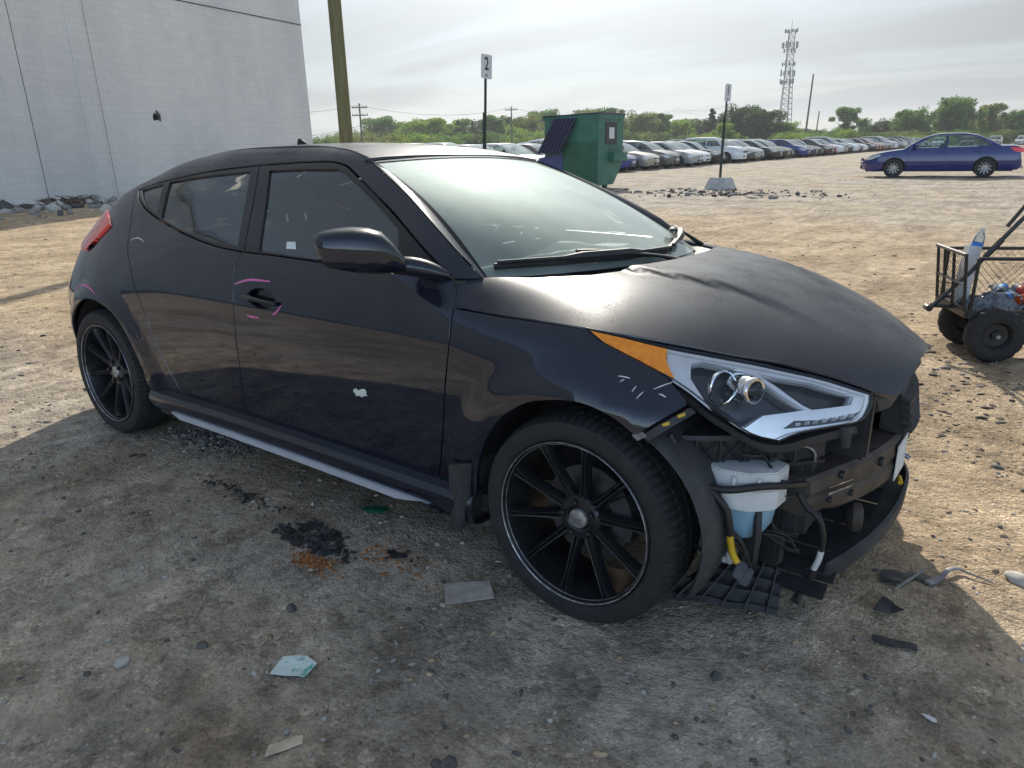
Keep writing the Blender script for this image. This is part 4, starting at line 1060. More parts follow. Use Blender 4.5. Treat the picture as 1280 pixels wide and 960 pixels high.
rut = ramp(t, tex_noise(t, 1.6, 7, .6, dist=.5, stretch=(3.2, .55, 1)), [(.35, (.72,) * 3), (.5, (1,) * 3), (.68, (1.16,) * 3)])
c = mixc(t, .8, c, rut, 'MULTIPLY')
# dark humus stains and oil
st = ramp(t, tex_noise(t, 2.6, 9, .68, dist=1.2), [(.60, (1,) * 3), (.72, (.42, .38, .34))])
c = mixc(t, .9, c, st, 'MULTIPLY')
def grains(sc, stops, rnd=1.0):
    v = t.nodes.new("ShaderNodeTexVoronoi"); v.inputs["Scale"].default_value = sc; v.inputs["Randomness"].default_value = rnd
    t.links.new(tcn.outputs["Object"], v.inputs["Vector"])
    s_ = t.nodes.new("ShaderNodeSeparateColor"); t.links.new(v.outputs["Color"], s_.inputs[0])
    return ramp(t, s_.outputs[0], stops), v.outputs["Distance"], s_.outputs[1]
g1c, g1d, _ = grains(115, [(.0, (.42, .40, .38)), (.10, (.80,) * 3), (.5, (1, 1, 1)), (.88, (1.12,) * 3), (.96, (1.7, 1.7, 1.72))])
g2c, g2d, _ = grains(34, [(.0, (.50, .47, .44)), (.05, (.92,) * 3), (.6, (1, 1, 1)), (.97, (1.06,) * 3), (.985, (1.55, 1.55, 1.58))])
g3c, g3d, _ = grains(8, [(.0, (.50, .47, .44)), (.07, (.93,) * 3), (.6, (1, 1, 1)), (.95, (1.06,) * 3), (.975, (1.4, 1.4, 1.42))])
c = mixc(t, .55, c, mixc(t, 1.0, c, g3c, 'MULTIPLY'))
patch = ramp(t, tex_noise(t, 3.4, 6, .65, dist=.7), [(.40, (.15,) * 3), (.62, (1,) * 3)])
c = mixc(t, mth(t, 'MULTIPLY', patch, .75), c, mixc(t, 1.0, c, g1c, 'MULTIPLY'))
c = mixc(t, .6, c, mixc(t, 1.0, c, g2c, 'MULTIPLY'))
t.links.new(c, b.inputs["Base Color"])
bp_ = N(t, "ShaderNodeBump", Strength=1.0, Distance=.016)
hsum = mth(t, 'ADD', mth(t, 'ADD', mth(t, 'MULTIPLY', fin, 1.3), mth(t, 'MULTIPLY', grain, .5)), mth(t, 'ADD', mth(t, 'MULTIPLY', g1d, -.35), mth(t, 'MULTIPLY', g2d, -.5)))
t.links.new(hsum, bp_.inputs["Height"]); t.links.new(bp_.outputs[0], b.inputs["Normal"])
me.materials.append(gm)
tag(link("ground", me), kind="structure")
def gz(x, y): return float(ground_z(np.array([x]), np.array([y]))[0])

# loose stones and dark chips lying on the dirt (nobody could count them)
ico = []
bm = bmesh.new(); bmesh.ops.create_icosphere(bm, subdivisions=1, radius=1); IV = np.array([v.co[:] for v in bm.verts]); IF = [tuple(v.index for v in f.verts) for f in bm.faces]; bm.free()
def scatter(name, mats, n, place, size, flat=(.35, .8)):
    """n small irregular stones as one mesh"""
    XY = np.array([place() for k in range(n)]); S_ = np.array([size() for k in range(n)]); fl = rng.uniform(flat[0], flat[1], n)
    Z = ground_z(XY[:, 0], XY[:, 1]) + S_ * fl * .35
    a = rng.uniform(0, 6.283, n); ca, sa = np.cos(a), np.sin(a); nv = len(IV)
    sc = np.stack([S_ * rng.uniform(.6, 1.4, n), S_ * rng.uniform(.5, 1.0, n), S_ * fl], 1)
    V = IV[None] * sc[:, None, :] * (1 + .25 * rng.standard_normal((n, nv, 1)))
    W = np.stack([V[..., 0] * ca[:, None] - V[..., 1] * sa[:, None] + XY[:, 0:1], V[..., 0] * sa[:, None] + V[..., 1] * ca[:, None] + XY[:, 1:2], V[..., 2] + Z[:, None]], -1)
    F = (np.array(IF)[None] + (np.arange(n) * nv)[:, None, None]).reshape(-1, 3)
    me_ = bpy.data.meshes.new(name)
    me_.vertices.add(n * nv); me_.vertices.foreach_set("co", W.astype(np.float32).ravel())
    me_.loops.add(len(F) * 3); me_.loops.foreach_set("vertex_index", F.astype(np.int32).ravel())
    me_.polygons.add(len(F)); me_.polygons.foreach_set("loop_start", np.arange(0, len(F) * 3, 3, dtype=np.int32)); me_.polygons.foreach_set("loop_total", np.full(len(F), 3, dtype=np.int32))
    for mt in mats: me_.materials.append(mt)
    me_.polygons.foreach_set("material_index", np.repeat(rng.integers(0, len(mats), n), len(IF)).astype(np.int32))
    me_.update(); me_.validate()
    return link(name, me_)
ST = [plain("stone_grey", (.26, .25, .235), rough=.9, var=.4), plain("stone_tan", (.38, .32, .25), rough=.9, var=.4), plain("stone_dark", (.10, .095, .09), rough=.9, var=.4), plain("stone_pale", (.46, .44, .40), rough=.9, var=.3)]
CH = [plain("bark_dark", (.055, .045, .036), rough=.9, var=.5), plain("bark_brown", (.13, .095, .065), rough=.9, var=.5), plain("bark_grey", (.17, .155, .14), rough=.9, var=.5)]
def pl_near():
    while True:
        d = random.uniform(0, 1) ** .8 * 7 + 1.0
        a = R(random.uniform(84, 172)); x, y = CAM.x + d * math.cos(a), CAM.y + d * math.sin(a)
        return x, y
def pl_mid():
    if random.random() < .20: return .75 + random.gauss(0, .8), 2.35 + random.gauss(0, .65)
    d = 3.5 + 22 * random.random() ** 1.4; a = R(random.uniform(88, 165)); return CAM.x + d * math.cos(a), CAM.y + d * math.sin(a)
tag(scatter("loose_stones", ST, 2600, pl_near, lambda: .003 + .010 * random.random() ** 4), "small loose stones scattered on the dirt", "stones", kind="stuff")
tag(scatter("wood_chips", CH, 6000, pl_mid, lambda: .004 + .026 * random.random() ** 4, flat=(.08, .28)), "dark chips and bark bits strewn over the pale dirt", "debris", kind="stuff")
def pl_grit():
    while True:
        x, y = random.uniform(-3.6, 2.0), random.uniform(-2.3, 3.0)
        if .35 * mnoise.noise((x * 2.2, y * 2.2, 8.0)) > random.uniform(-.35, .35): return x, y
EARTH = [plain("clod_tan", (.42, .32, .205), rough=.95, var=.4, scale=60), plain("clod_brown", (.27, .205, .14), rough=.95, var=.4, scale=60), plain("clod_grey", (.33, .30, .26), rough=.95, var=.4, scale=60)]
tag(scatter("dirt_grit", EARTH + [ST[2]], 6500, pl_grit, lambda: .0022 + .011 * random.random() ** 3.5, flat=(.25, .6)), "fine grit and small clods half buried in the dirt", "grit", kind="stuff")
def pl_sign(): return -6.6 + random.gauss(0, 1.5), 17.6 + random.gauss(0, .75)
tag(scatter("broken_asphalt", [ST[2], ST[0], CH[0]], 420, pl_sign, lambda: .02 + .075 * random.random() ** 2.5), "broken dark rubble around the concrete sign foot", "rubble", kind="stuff")
def pl_wall():
    s_ = random.uniform(-26, 10); d = abs(random.gauss(0, 1.7)); return -23.6 - .106 * s_ + d + .3, 8.3 + .994 * s_
tag(scatter("wall_rubble", [ST[2], ST[0], ST[3]], 1500, pl_wall, lambda: .05 + .16 * random.random() ** 2.5), "grey rubble heaped along the foot of the white wall", "rubble", kind="stuff")

# ------------------------------------------------------------------ building
wd = Vector((-.106, .994, 0)).normalized(); wn = Vector((wd.y, -wd.x, 0))
bld = empty("warehouse", (-24.70, 18.5, 0))
tag(bld, "tall windowless white painted block building", "building")
def wp(s_, h, out=0.0):  # metres left of the corner, height, proud of the wall
    return wd * -s_ + wn * out + Vector((0, 0, h))
wm_, t, b = new_mat("white_block_wall")
setp(b, rough=.85, spec=.2)
br = t.nodes.new("ShaderNodeTexBrick")
br.inputs["Scale"].default_value = 1.0; br.inputs["Mortar Size"].default_value = .006; br.inputs["Mortar Smooth"].default_value = .3; br.inputs["Brick Width"].default_value = .41; br.inputs["Row Height"].default_value = .205
br.inputs["Color1"].default_value = (.72, .705, .68, 1); br.inputs["Color2"].default_value = (.755, .74, .715, 1); br.inputs["Mortar"].default_value = (.62, .61, .59, 1)
uvc = t.nodes.new("ShaderNodeTexCoord"); mpp = t.nodes.new("ShaderNodeMapping"); mpp.inputs["Rotation"].default_value = (0, 0, 0)
sx_ = t.nodes.new("ShaderNodeSeparateXYZ"); cb_ = t.nodes.new("ShaderNodeCombineXYZ"); t.links.new(uvc.outputs["Object"], sx_.inputs[0]); t.links.new(sx_.outputs[1], cb_.inputs[0]); t.links.new(sx_.outputs[2], cb_.inputs[1]); t.links.new(cb_.outputs[0], br.inputs["Vector"])
stn = ramp(t, tex_noise(t, .5, 7, .6, stretch=(1, 1, .25)), [(.35, (.86, .86, .87)), (.65, (1.03, 1.02, 1.0))])
t.links.new(mixc(t, 1.0, br.outputs[0], stn, 'MULTIPLY'), b.inputs["Base Color"])
bump(t, b, mth(t, 'ADD', mth(t, 'MULTIPLY', br.outputs[1], -1.0), mth(t, 'MULTIPLY', tex_noise(t, 6, 5), .3)), .35, .012)
HB = 13.0
mb = MB()
A0, A1 = wp(0, 0), wp(62, 0)
D = -wn * 26
mb.add([A0 - Vector((0, 0, .3)), A1 - Vector((0, 0, .3)), A1 + D - Vector((0, 0, .3)), A0 + D - Vector((0, 0, .3)), A0 + Vector((0, 0, HB)), A1 + Vector((0, 0, HB)), A1 + D + Vector((0, 0, HB)), A0 + D + Vector((0, 0, HB))], [(0, 1, 5, 4), (1, 2, 6, 5), (2, 3, 7, 6), (3, 0, 4, 7), (4, 5, 6, 7)])
mb.build("wall", wm_, bld)
DARKLINE = plain("dark_joint", (.07, .07, .075), rough=.9)
for s_ in (8.95, 11.15):
    p0, p1 = wp(s_, -.2, .004), wp(s_ + .1, HB, .004)
    mb = MB(); mb.tube([p0, p1], .008 if s_ > 10 else .005, 4); mb.build("expansion_joint", DARKLINE, bld)
mb = MB(); mb.box(wp(9.35, HB / 2, .012), (.03, .52, HB), Matrix.Rotation(math.atan2(wd.y, wd.x) - R(90), 3, 'Z')); mb.build("pilaster", wm_, bld)
cab = [wp(7.6, 9.0, .02), wp(7.62, 6.75, .02), wp(7.5, 6.45, .02), wp(7.2, 6.32, .02), wp(4, 6.25, .02), wp(0.0, 6.17, .02)]
mb = MB(); mb.tube(curve(cab, 4), .017, 5); mb.build("cable", DARKLINE, bld)
mb = MB(); hp = []
for k in range(12):
    a = 2 * math.pi * k / 12; rr = .12 * random.uniform(.7, 1.15); hp.append(wp(7.15 + rr * math.cos(a), 2.55 + rr * 1.15 * math.sin(a), .006))
mb.add(hp, [tuple(range(12))]); mb.build("hole", plain("black_hole", (.01, .01, .01), rough=1), bld)
mb = MB(); mb.tube([wp(7.0, 2.42, .01), wp(7.05, 2.6, .05), wp(7.1, 2.75, .01)], [.03, .06, .03], 6); mb.build("broken_block", ST[2], bld)
mb = MB(); mb.box(wp(31, HB + .1, -.05), (.4, 62.4, .2), Matrix.Rotation(math.atan2(wd.y, wd.x) - R(90), 3, 'Z')); mb.build("coping", plain("coping_metal", (.5, .5, .5), rough=.4, metal=.4), bld)
bs = empty("dead_branch", (-22.3, 7.4, .0)); tag(bs, "heap of dry brown branches against the white wall", "branches")
for k in range(44):
    a = random.uniform(0, 6.28); L = random.uniform(.25, .6)
    p0 = Vector((random.uniform(-.25, .25), random.uniform(-.5, .5), .05)); d_ = Vector((math.cos(a) * .6, math.sin(a), random.uniform(.05, .5))) * L
    mb = MB(); mb.tube([p0, p0 + d_ * .5 + Vector((0, 0, .05)), p0 + d_], [.03, .02, .008], 5); mb.build("branch", CH[1], bs)

# ------------------------------------------------------------------ wooden pole, signs, dumpster
def far_pt(px_yaw_deg, dist):  # bearing in world degrees
    a = R(px_yaw_deg); return CAM.x + dist * math.cos(a), CAM.y + dist * math.sin(a)
woodm, t, b = new_mat("green_treated_pole")
setp(b, rough=.85)
t.links.new(ramp(t, tex_noise(t, 5, 8, .6, stretch=(6, 6, .35)), [(.3, (.105, .10, .045)), (.7, (.20, .185, .085))]), b.inputs["Base Color"])
bump(t, b, tex_noise(t, 9, 6, stretch=(8, 8, .3)), .4, .01)
x_, y_ = far_pt(138.4, 19.0)
mb = MB(); mb.tube([(0, 0, -.3), (0, 0, 4), (0, 0, 9.5)], [.165, .155, .14], 16)
o = mb.build("utility_pole", woodm, smooth=40); o.location = (x_, y_, 0); tag(o, "thick greenish wooden pole standing by the corner of the white building", "pole")

SIGNW = plain("sign_white", (.60, .61, .62), rough=.45, var=.08)
SIGNK = plain("sign_black", (.012, .012, .013), rough=.5)
POSTG = plain("green_post", (.022, .045, .034), rough=.5, metal=.3, var=.3)
CONC = plain("pale_concrete", (.46, .455, .44), rough=.9, var=.2, scale=12, bmp=.3, bd=.01)
def text_mesh(body, size):
    cu = bpy.data.curves.new("digit", 'FONT'); cu.body = body; cu.size = size; cu.align_x = 'CENTER'; cu.align_y = 'CENTER'; cu.extrude = .004; cu.offset = size * .012
    ob = bpy.data.objects.new("digit", cu); col.objects.link(ob)
    dg_ = bpy.context.evaluated_depsgraph_get(); me_ = bpy.data.meshes.new_from_object(ob.evaluated_get(dg_)); bpy.data.objects.remove(ob); return me_
def sign(x, y, digit, face_yaw, lean, label, h=2.95, base=True):
    r = empty("number_sign", (x, y, 0), (0, lean, face_yaw)); tag(r, label, "sign", "numbered lot signs")
    # local -y is the face
    mb = MB(); mb.add([(-.022, 0, .1), (.022, 0, .1), (.022, 0, h - .1), (-.022, 0, h - .1), (-.03, .03, .1), (.03, .03, .1), (.03, .03, h - .1), (-.03, .03, h - .1)], [(0, 1, 2, 3), (1, 5, 6, 2), (0, 3, 7, 4), (4, 7, 6, 5), (3, 2, 6, 7)]); mb.build("post", POSTG, r)
    mb = MB(); mb.box((-.035, .015, 1.1), (.045, .05, 1.9)); mb.build("post_sleeve", POSTG, r)
    pts = []
    for cxx, czz, a0 in ((.13, .205, 0), (-.13, .205, 90), (-.13, -.205, 180), (.13, -.205, 270)):
        pts += [(cxx + .035 * math.cos(R(a0 + q)) - math.copysign(.035, cxx) * 0, h - .25 + czz + .035 * math.sin(R(a0 + q))) for q in (0, 45, 90)]
    mb = MB(); mb.prism(pts, 'y', -.012, -.006); pt = mb.build("plate", SIGNW, r)
    me_ = text_mesh(digit, .36); me_.materials.clear(); me_.materials.append(SIGNK)
    d = link("digit", me_, pt); d.rotation_euler = (R(90), 0, 0); d.location = (0, -.0135, h - .205); d.scale = (.72, 1, 1)
    mb = MB(); mb.lathe([(.001, 0), (.036, 0)], 20, Matrix.Translation((0, -.0135, h - .425)) @ Matrix.Diagonal((1.25, 1, .75, 1))); mb.build("emblem", SIGNK, pt)
    mb = MB(); mb.lathe([(.001, 0), (.024, 0)], 20, Matrix.Translation((0, -.0155, h - .425)) @ Matrix.Diagonal((1.25, 1, .55, 1))); mb.build("emblem_center", SIGNW, pt)
    mb = MB(); mb.add([(-.36, -.36, 0), (.36, -.36, 0), (.36, .36, 0), (-.36, .36, 0), (-.25, -.25, .33), (.25, -.25, .33), (.25, .25, .33), (-.25, .25, .33)], [(0, 1, 5, 4), (1, 2, 6, 5), (2, 3, 7, 6), (3, 0, 4, 7), (4, 5, 6, 7)]); mb.build("concrete_foot", CONC, r, bevel=.03)
    return r
sign(-7.28, 19.46, "1", R(80), R(1.6), "tall white sign numbered 1 on a thin post in a concrete block")
x_, y_ = far_pt(128.3, 16.6)
sign(x_, y_, "2", R(84), R(3.2), "tall white sign numbered 2 on a thin post behind the hatchback roof", h=3.22)

GREEN = plain("dumpster_green", (.035, .15, .105), rough=.5, var=.28, scale=3, bmp=.1)
GREEN2 = plain("dumpster_fresh_green", (.018, .105, .062), rough=.45, var=.2, scale=3)
LIDB = plain("lid_blue_black", (.022, .024, .060), rough=.45, var=.25)
C0 = Vector((-10.85, 18.3, 0)); vv = Vector((-.5, .866, 0)); rr_ = Vector((.866, .5, 0))
eL = (-rr_ * math.cos(R(28)) + vv * math.sin(R(28))); eR = (rr_ * math.sin(R(28)) + vv * math.cos(R(28)))
dp = empty("dumpster", C0); tag(dp, "green metal dumpster with a ribbed dark lid hanging open", "dumpster")
LL, LR, HD = 1.95, 1.75, 2.2
def dpt(l, r_, h, o1=0, o2=0): return eL * l + eR * r_ + Vector((0, 0, h)) - eR * o1 - eL * o2
mb = MB()
prof = [(0, .10), (LR * .62, .10), (LR, .75), (LR, HD), (0, HD)]   # outline of the end with its slanted lower back
mb.loft([[dpt(0, r_, h) for r_, h in prof], [dpt(LL, r_, h) for r_, h in prof]], close=True, caps=True); mb.build("body", GREEN, dp)
for h, th in ((HD - .02, .12), (1.25, .07)):
    mb = MB(); mb.loft([[dpt(l, -.03, h - th / 2), dpt(l, LR + .03, h - th / 2), dpt(l, LR + .03, h + th / 2), dpt(l, -.03, h + th / 2)] for l in ((-.035, LL + .03) if h > 2 else (-.025, .0))], close=True, caps=True); mb.build("rim_band", GREEN, dp)
mb = MB(); mb.loft([[dpt(l, -.012, .16), dpt(l, -.012, 1.45), dpt(l, .01, 1.45), dpt(l, .01, .16)] for l in (.02, 1.25)], close=True, caps=True); mb.build("front_patch", GREEN2, dp)
mb = MB(); mb.loft([[dpt(-.20, r_, .82), dpt(.01, r_, .82), dpt(.01, r_, 1.10), dpt(-.20, r_, 1.10)] for r_ in (.75, LR - .05)], close=True, caps=True); mb.build("fork_pocket", GREEN, dp, bevel=.015)
mb = MB(); mb.loft([[dpt(-.02, r_, 1.34), dpt(.01, r_, 1.34), dpt(.01, r_, 2.02), dpt(-.02, r_, 2.02)] for r_ in (.48, 1.25)], close=True, caps=True); mb.build("side_door", plain("door_dark", (.02, .022, .035), rough=.5), dp)
mb = MB(); mb.loft([[dpt(-.03, r_, 1.52), dpt(-.02, r_, 1.52), dpt(-.02, r_, 1.86), dpt(-.03, r_, 1.86)] for r_ in (.70, 1.05)], close=True, caps=True); mb.build("notice", PAPER, dp)
mb = MB(); mb.loft([[dpt(-.05, r_, HD + .04), dpt(LL + .05, r_, HD + .0), dpt(LL + .05, r_, HD + .05), dpt(-.05, r_, HD + .09)] for r_ in (-.03, LR + .03)], close=True, caps=True); mb.build("top_lid", LIDB, dp)
lid = empty("open_lid"); lid.parent = dp
def lpt(u, v, o=0): return dpt(.72 + u * .85 + v * .45, -.06 - v * .30 - o, HD - .04 - v * 1.05)
mb = MB(); mb.loft([[lpt(u, v) for v in (0, .5, 1)] + [lpt(u, v, -.03) for v in (1, .5, 0)] for u in (0, .5, 1)], close=True, caps=True); mb.build("lid_sheet", LIDB, lid)
for k in range(7):
    u = .07 + k * .143
    mb = MB(); mb.tube([lpt(u, .02, .02), lpt(u, .98, .02)], .035, 6); mb.build("lid_rib", LIDB, lid)
mb = MB(); mb.loft([[dpt(1.25 + .9 * k, -.05 - .02 * k, 1.12 - .16 * k), dpt(1.25 + .9 * k, -.02, .2), dpt(1.25 + .9 * k, .3, .2)] for k in (0, 1)], close=True, caps=True); mb.build("blue_bin_end", plain("faded_blue_panel", (.05, .07, .20), rough=.5, var=.2), dp)
for l in (.2, 1.7):
    for r_ in (.15, LR * .5):
        mb = MB(); mb.box(dpt(l, r_, .04), (.14, .14, .14)); mb.build("foot", GREEN, dp)

# ------------------------------------------------------------------ background cars
def simple_wheel(parent, loc, r_, w, out, spokes=5, mat=None):
    rim_m = mat or plain("alloy_silver", (.35, .35, .36), rough=.35, metal=.7)
    mb = MB(); F = Matrix.Diagonal((1, out, 1, 1))
    mb.lathe([(r_ * .66, w * .42), (r_ * .70, w * .5), (r_ * .9, w * .5), (r_, w * .36), (r_, -w * .36), (r_ * .9, -w * .5), (r_ * .6, -w * .5)], 24, F)
    ty = mb.build("wheel", RUBBER, parent, smooth=40); ty.location = loc
    mb = MB(); mb.lathe([(r_ * .67, w * .46), (r_ * .65, w * .48), (r_ * .62, w * .40), (r_ * .58, w * .1), (.001, w * .1)], 24, F); mb.build("rim", RIMBLK, ty, smooth=40)
    mb = MB()
    for k in range(spokes):
        a = 2 * math.pi * k / spokes + .3; c, s_ = math.cos(a), math.sin(a)
        mb.add([F @ Vector((r_ * q * c - e * s_, w * h, r_ * q * s_ + e * c)) for q, e, h in ((.06, -.024, .36), (.06, .024, .36), (.64, .014, .44), (.64, -.014, .44))], [(0, 1, 2, 3)])
    mb.lathe([(.11 * r_ / .32, w * .34), (.09 * r_ / .32, w * .42), (.001, w * .43)], 10, F)
    mb.build("spokes", rim_m, ty)
    return ty
WINB = glass("car_window", (.70, .82, .78), .85, .08, (.35, .37, .38))
LAMPC = plain("clear_lamp", (.55, .56, .57), rough=.12, var=.25, scale=20, coat=.5)
GRILLE = plain("grille_black", (.012, .012, .014), rough=.4)
STYLES = dict(
  sedan=dict(L=4.75, W=.90, H=1.46, wb=2.77, fo=.95, top=[(.0, .60), (.12, .70), (.45, .83), (1.30, .955), (2.0, .98), (3.95, 1.02), (4.45, 1.03), (4.72, .97), (4.75, .80)],
             cab=[(1.22, .95), (1.95, 1.37), (2.35, 1.455), (2.9, 1.46), (3.35, 1.40), (4.15, 1.04)], glass=[(1.45, .985), (2.05, 1.35), (2.5, 1.40), (3.1, 1.385), (3.55, 1.28), (3.86, 1.09), (3.80, 1.03)], bp=2.55),
  hatch=dict(L=4.35, W=.89, H=1.50, wb=2.62, fo=.90, top=[(.0, .62), (.12, .73), (.40, .87), (1.10, 1.0), (1.9, 1.02), (3.6, 1.06), (4.15, 1.10), (4.33, 1.0), (4.35, .85)],
             cab=[(1.02, .99), (1.75, 1.40), (2.15, 1.495), (2.9, 1.50), (3.5, 1.44), (4.22, 1.08)], glass=[(1.28, 1.03), (1.88, 1.385), (2.3, 1.43), (3.0, 1.42), (3.5, 1.36), (3.72, 1.16), (3.6, 1.09)], bp=2.35),
  suv=dict(L=4.65, W=.92, H=1.70, wb=2.70, fo=.92, top=[(.0, .68), (.08, .85), (.30, 1.0), (1.10, 1.09), (1.9, 1.10), (3.8, 1.14), (4.45, 1.18), (4.62, 1.1), (4.65, .90)],
           cab=[(1.05, 1.08), (1.70, 1.55), (2.1, 1.685), (3.1, 1.70), (4.1, 1.64), (4.55, 1.16)], glass=[(1.30, 1.12), (1.82, 1.53), (2.2, 1.60), (3.2, 1.60), (4.05, 1.54), (4.20, 1.22), (4.1, 1.17)], bp=2.4),
)
def make_simple_car(style, body, name, spokes=5, rim=None, detail=False):
    """x runs back from the nose; returned root sits on the ground under the nose, facing local -x"""
    S = STYLES[style]; L, Wd = S['L'], S['W']
    r = empty(name)
    topf = pchip(*zip(*[(p[0] if i < len(S['top']) - 1 else p[0] + 1e-3, p[1]) for i, p in enumerate(S['top'])]))
    plan = pchip([0, .10, .35, .9, L * .5, L - .9, L - .3, L - .06, L], [Wd * .62, Wd * .80, Wd * .94, Wd * .99, Wd, Wd * .99, Wd * .93, Wd * .80, Wd * .66])
    ins = pchip([.18, .30, .50, .72, .85, 1.0, 1.2], [.07, .03, .0, .012, .035, .075, .15])
    Yc = lambda u, v: plan(u) - ins(v)
    wx0, wx1 = S['fo'], S['fo'] + S['wb']; wr = .325 if style != 'suv' else .355
    ar = wr + .045
    def arch(cx): return [(cx + ar * math.cos(a), wr + ar * math.sin(a)) for a in np.linspace(R(-12), R(192), 15)]
    low = .20 if style != 'suv' else .26
    poly = [(.01, .30), (.12, low)] + [q for q in arch(wx0)[::-1]] + arch(wx1)[::-1] + [(L - .15, low + .05), (L - .005, .36)] + [(x, float(topf(x))) for x in np.linspace(L - .005, .01, 30)]
    for sg in (-1, 1):
        fn = (lambda u, v, sg=sg: (u, sg * Yc(u, v), v))
        panel("body_side", poly, fn, body, r, (0, sg, .3), gap=0, s=.11 if not detail else .06, flange=0)
        off = .004
        gl_out = S['glass']
        cabf = pchip(*zip(*S['cab']))
        def cabY(u, v, sg=sg):
            z0 = topf(u); k = np.clip((v - z0) / .45, -.2, 1.4)
            return sg * (plan(np.clip(u, .9, L - .5)) - ins(np.minimum(z0, 1.0)) - .012 - .17 * np.abs(k) ** 1.15 * np.sign(k))
        fnc = (lambda u, v, f=cabY: (u, f(u, v), v))
        cp = [(x, float(cabf(x))) for x in np.linspace(S['cab'][0][0], S['cab'][-1][0], 26)]
        cp = cp + [(x, float(topf(x)) - .02) for x in np.linspace(S['cab'][-1][0], S['cab'][0][0], 14)]
        bp_x = S['bp']
        gf = [p for p in curve(gl_out + gl_out[:1], 4)[:-1]]
        wins = []
        for nm, cond in (("front_window", lambda p: p[0] < bp_x - .03), ("rear_window", lambda p: p[0] > bp_x + .03)):
            pp = []
            lim = bp_x + (-.03 if nm == "front_window" else .03)
            for i, p in enumerate(gf):
                q = gf[(i + 1) % len(gf)]
                if cond(p): pp.append(p)
                if cond(p) != cond(q):
                    tt = (lim - p[0]) / (q[0] - p[0]); pp.append((lim, p[1] + (q[1] - p[1]) * tt))
            wins.append((nm, pp))
        panel("cab_side", cp, fnc, body, r, (0, sg, .4), gap=0, s=.12 if not detail else .07, flange=.02 if detail else 0, holes=[w_[1] for w_ in wins])
        for nm, pp in wins:
            panel(nm, pp, fnc, WINB, r, (0, sg, .4), gap=-.006, s=.15, flange=0, off=-.008)
        if detail:
            mb = MB(); mb.tube([(u, float(cabY(np.array(u), np.array(v))) + sg * .004, v) for u, v in curve(gl_out[:6], 4)], .009, 5); mb.build("window_trim", CHROME, r)
        if detail:
            for xs2 in ((1.42, .30, 1.45, .97), (2.60, .24, 2.55, 1.0), (3.62, .55, 3.50, 1.0)):
                pz = [(xs2[0] + (xs2[2] - xs2[0]) * t2, xs2[1] + (xs2[3] - xs2[1]) * t2) for t2 in np.linspace(0, 1, 8)]
                mb = MB(); mb.tube([(u, sg * (float(Yc(u, v)) + .001), v) for u, v in pz], .005, 4); mb.build("door_gap", GRILLE, r)
            for hx_ in (2.35, 3.35):
                mb = MB(); mb.tube([(hx_, sg * (float(Yc(hx_, .86)) + .012), .86), (hx_ + .17, sg * (float(Yc(hx_ + .17, .865)) + .012), .865)], .014, 6); mb.build("door_handle", body, r)
            mb = MB(); mb.loft([[(1.50 + .02 * t2, sg * (.84 + .2 * t2), z) for z in (.98, 1.12)] + [(1.64 - .02 * t2, sg * (.84 + .2 * t2), z) for z in (1.11, .99)] for t2 in (0, .3, .7, 1)], close=True, caps=True); mb.build("door_mirror", body, r, bevel=.02)
        for cx, nm in ((wx0, 0), (wx1, 1)):
            simple_wheel(r, (cx, sg * (Wd - .11), wr), wr, .21, sg, spokes, rim)
            mb = MB(); secs = [[(cx + ar * 1.0 * math.cos(a), sg * y_, wr + ar * math.sin(a)) for y_ in (Wd - .30, Wd - .03)] for a in np.linspace(R(-12), R(192), 14)]
            mb.loft(secs); mb.add([(cx, sg * (Wd - .30), wr)] + [s_[0] for s_ in secs], [(0, i + 1, i + 2) for i in range(len(secs) - 1)]); mb.build("wheel_well", INNER, r)
        # lamps
        hl = [(.02, .60 if style != 'suv' else .74), (.10, .70 if style != 'suv' else .86), (.50, .80 if style != 'suv' else .94), (.55, .765 if style != 'suv' else .90), (.25, .63 if style != 'suv' else .76)]
        panel("headlamp", hl, fn, LAMPC, r, (0, sg, .3), gap=0, s=.1, flange=.004, off=.006)
        tl = [(L - .02, .80), (L - .03, .95), (L - .45, .98), (L - .30, .84)]
        panel("tail_lamp", tl, fn, TAILRED, r, (0, sg, .3), gap=0, s=.1, flange=.004, off=.006)
    # decks
    mb = MB(); secs = []
    for x in np.linspace(.01, L - .005, 44):
        z = float(topf(x)); w = float(Yc(x, z)); secs.append([(x, w * q, z + .035 * (1 - q * q)) for q in (-1, -.8, -.4, 0, .4, .8, 1)])
    mb.loft(secs); mb.build("body_top", body, r, smooth=50)
    mb = MB(); secs = []
    cabf = pchip(*zip(*S['cab']))
    def cab_w(u, v):
        z0 = float(topf(u)); k = max(-.2, min(1.4, (v - z0) / .45)); return float(plan(min(max(u, .9), L - .5)) - ins(min(z0, 1.0))) - .012 - .17 * math.copysign(abs(k) ** 1.15, k)
    def cab_sec(x, up_=0.0):
        z = float(cabf(x)) + up_; w = cab_w(x, z); return [(x, w * q, z + .03 * (1 - q * q)) for q in (-1, -.92, -.5, 0, .5, .92, 1)]
    c0, c1, c2, c3 = S['cab'][0][0], S['cab'][2][0] - .15, S['cab'][-2][0] + .1, S['cab'][-1][0]
    mb.loft([cab_sec(x) for x in np.linspace(c1, c2, 14)]); mb.build("roof", body, r, smooth=50)
    for nm, a, b_ in (("windscreen", c0, c1), ("rear_screen", c2, c3)):
        mb = MB(); mb.loft([cab_sec(x) for x in np.linspace(a, b_, 9)]); mb.build(nm, WINB, r, smooth=50)
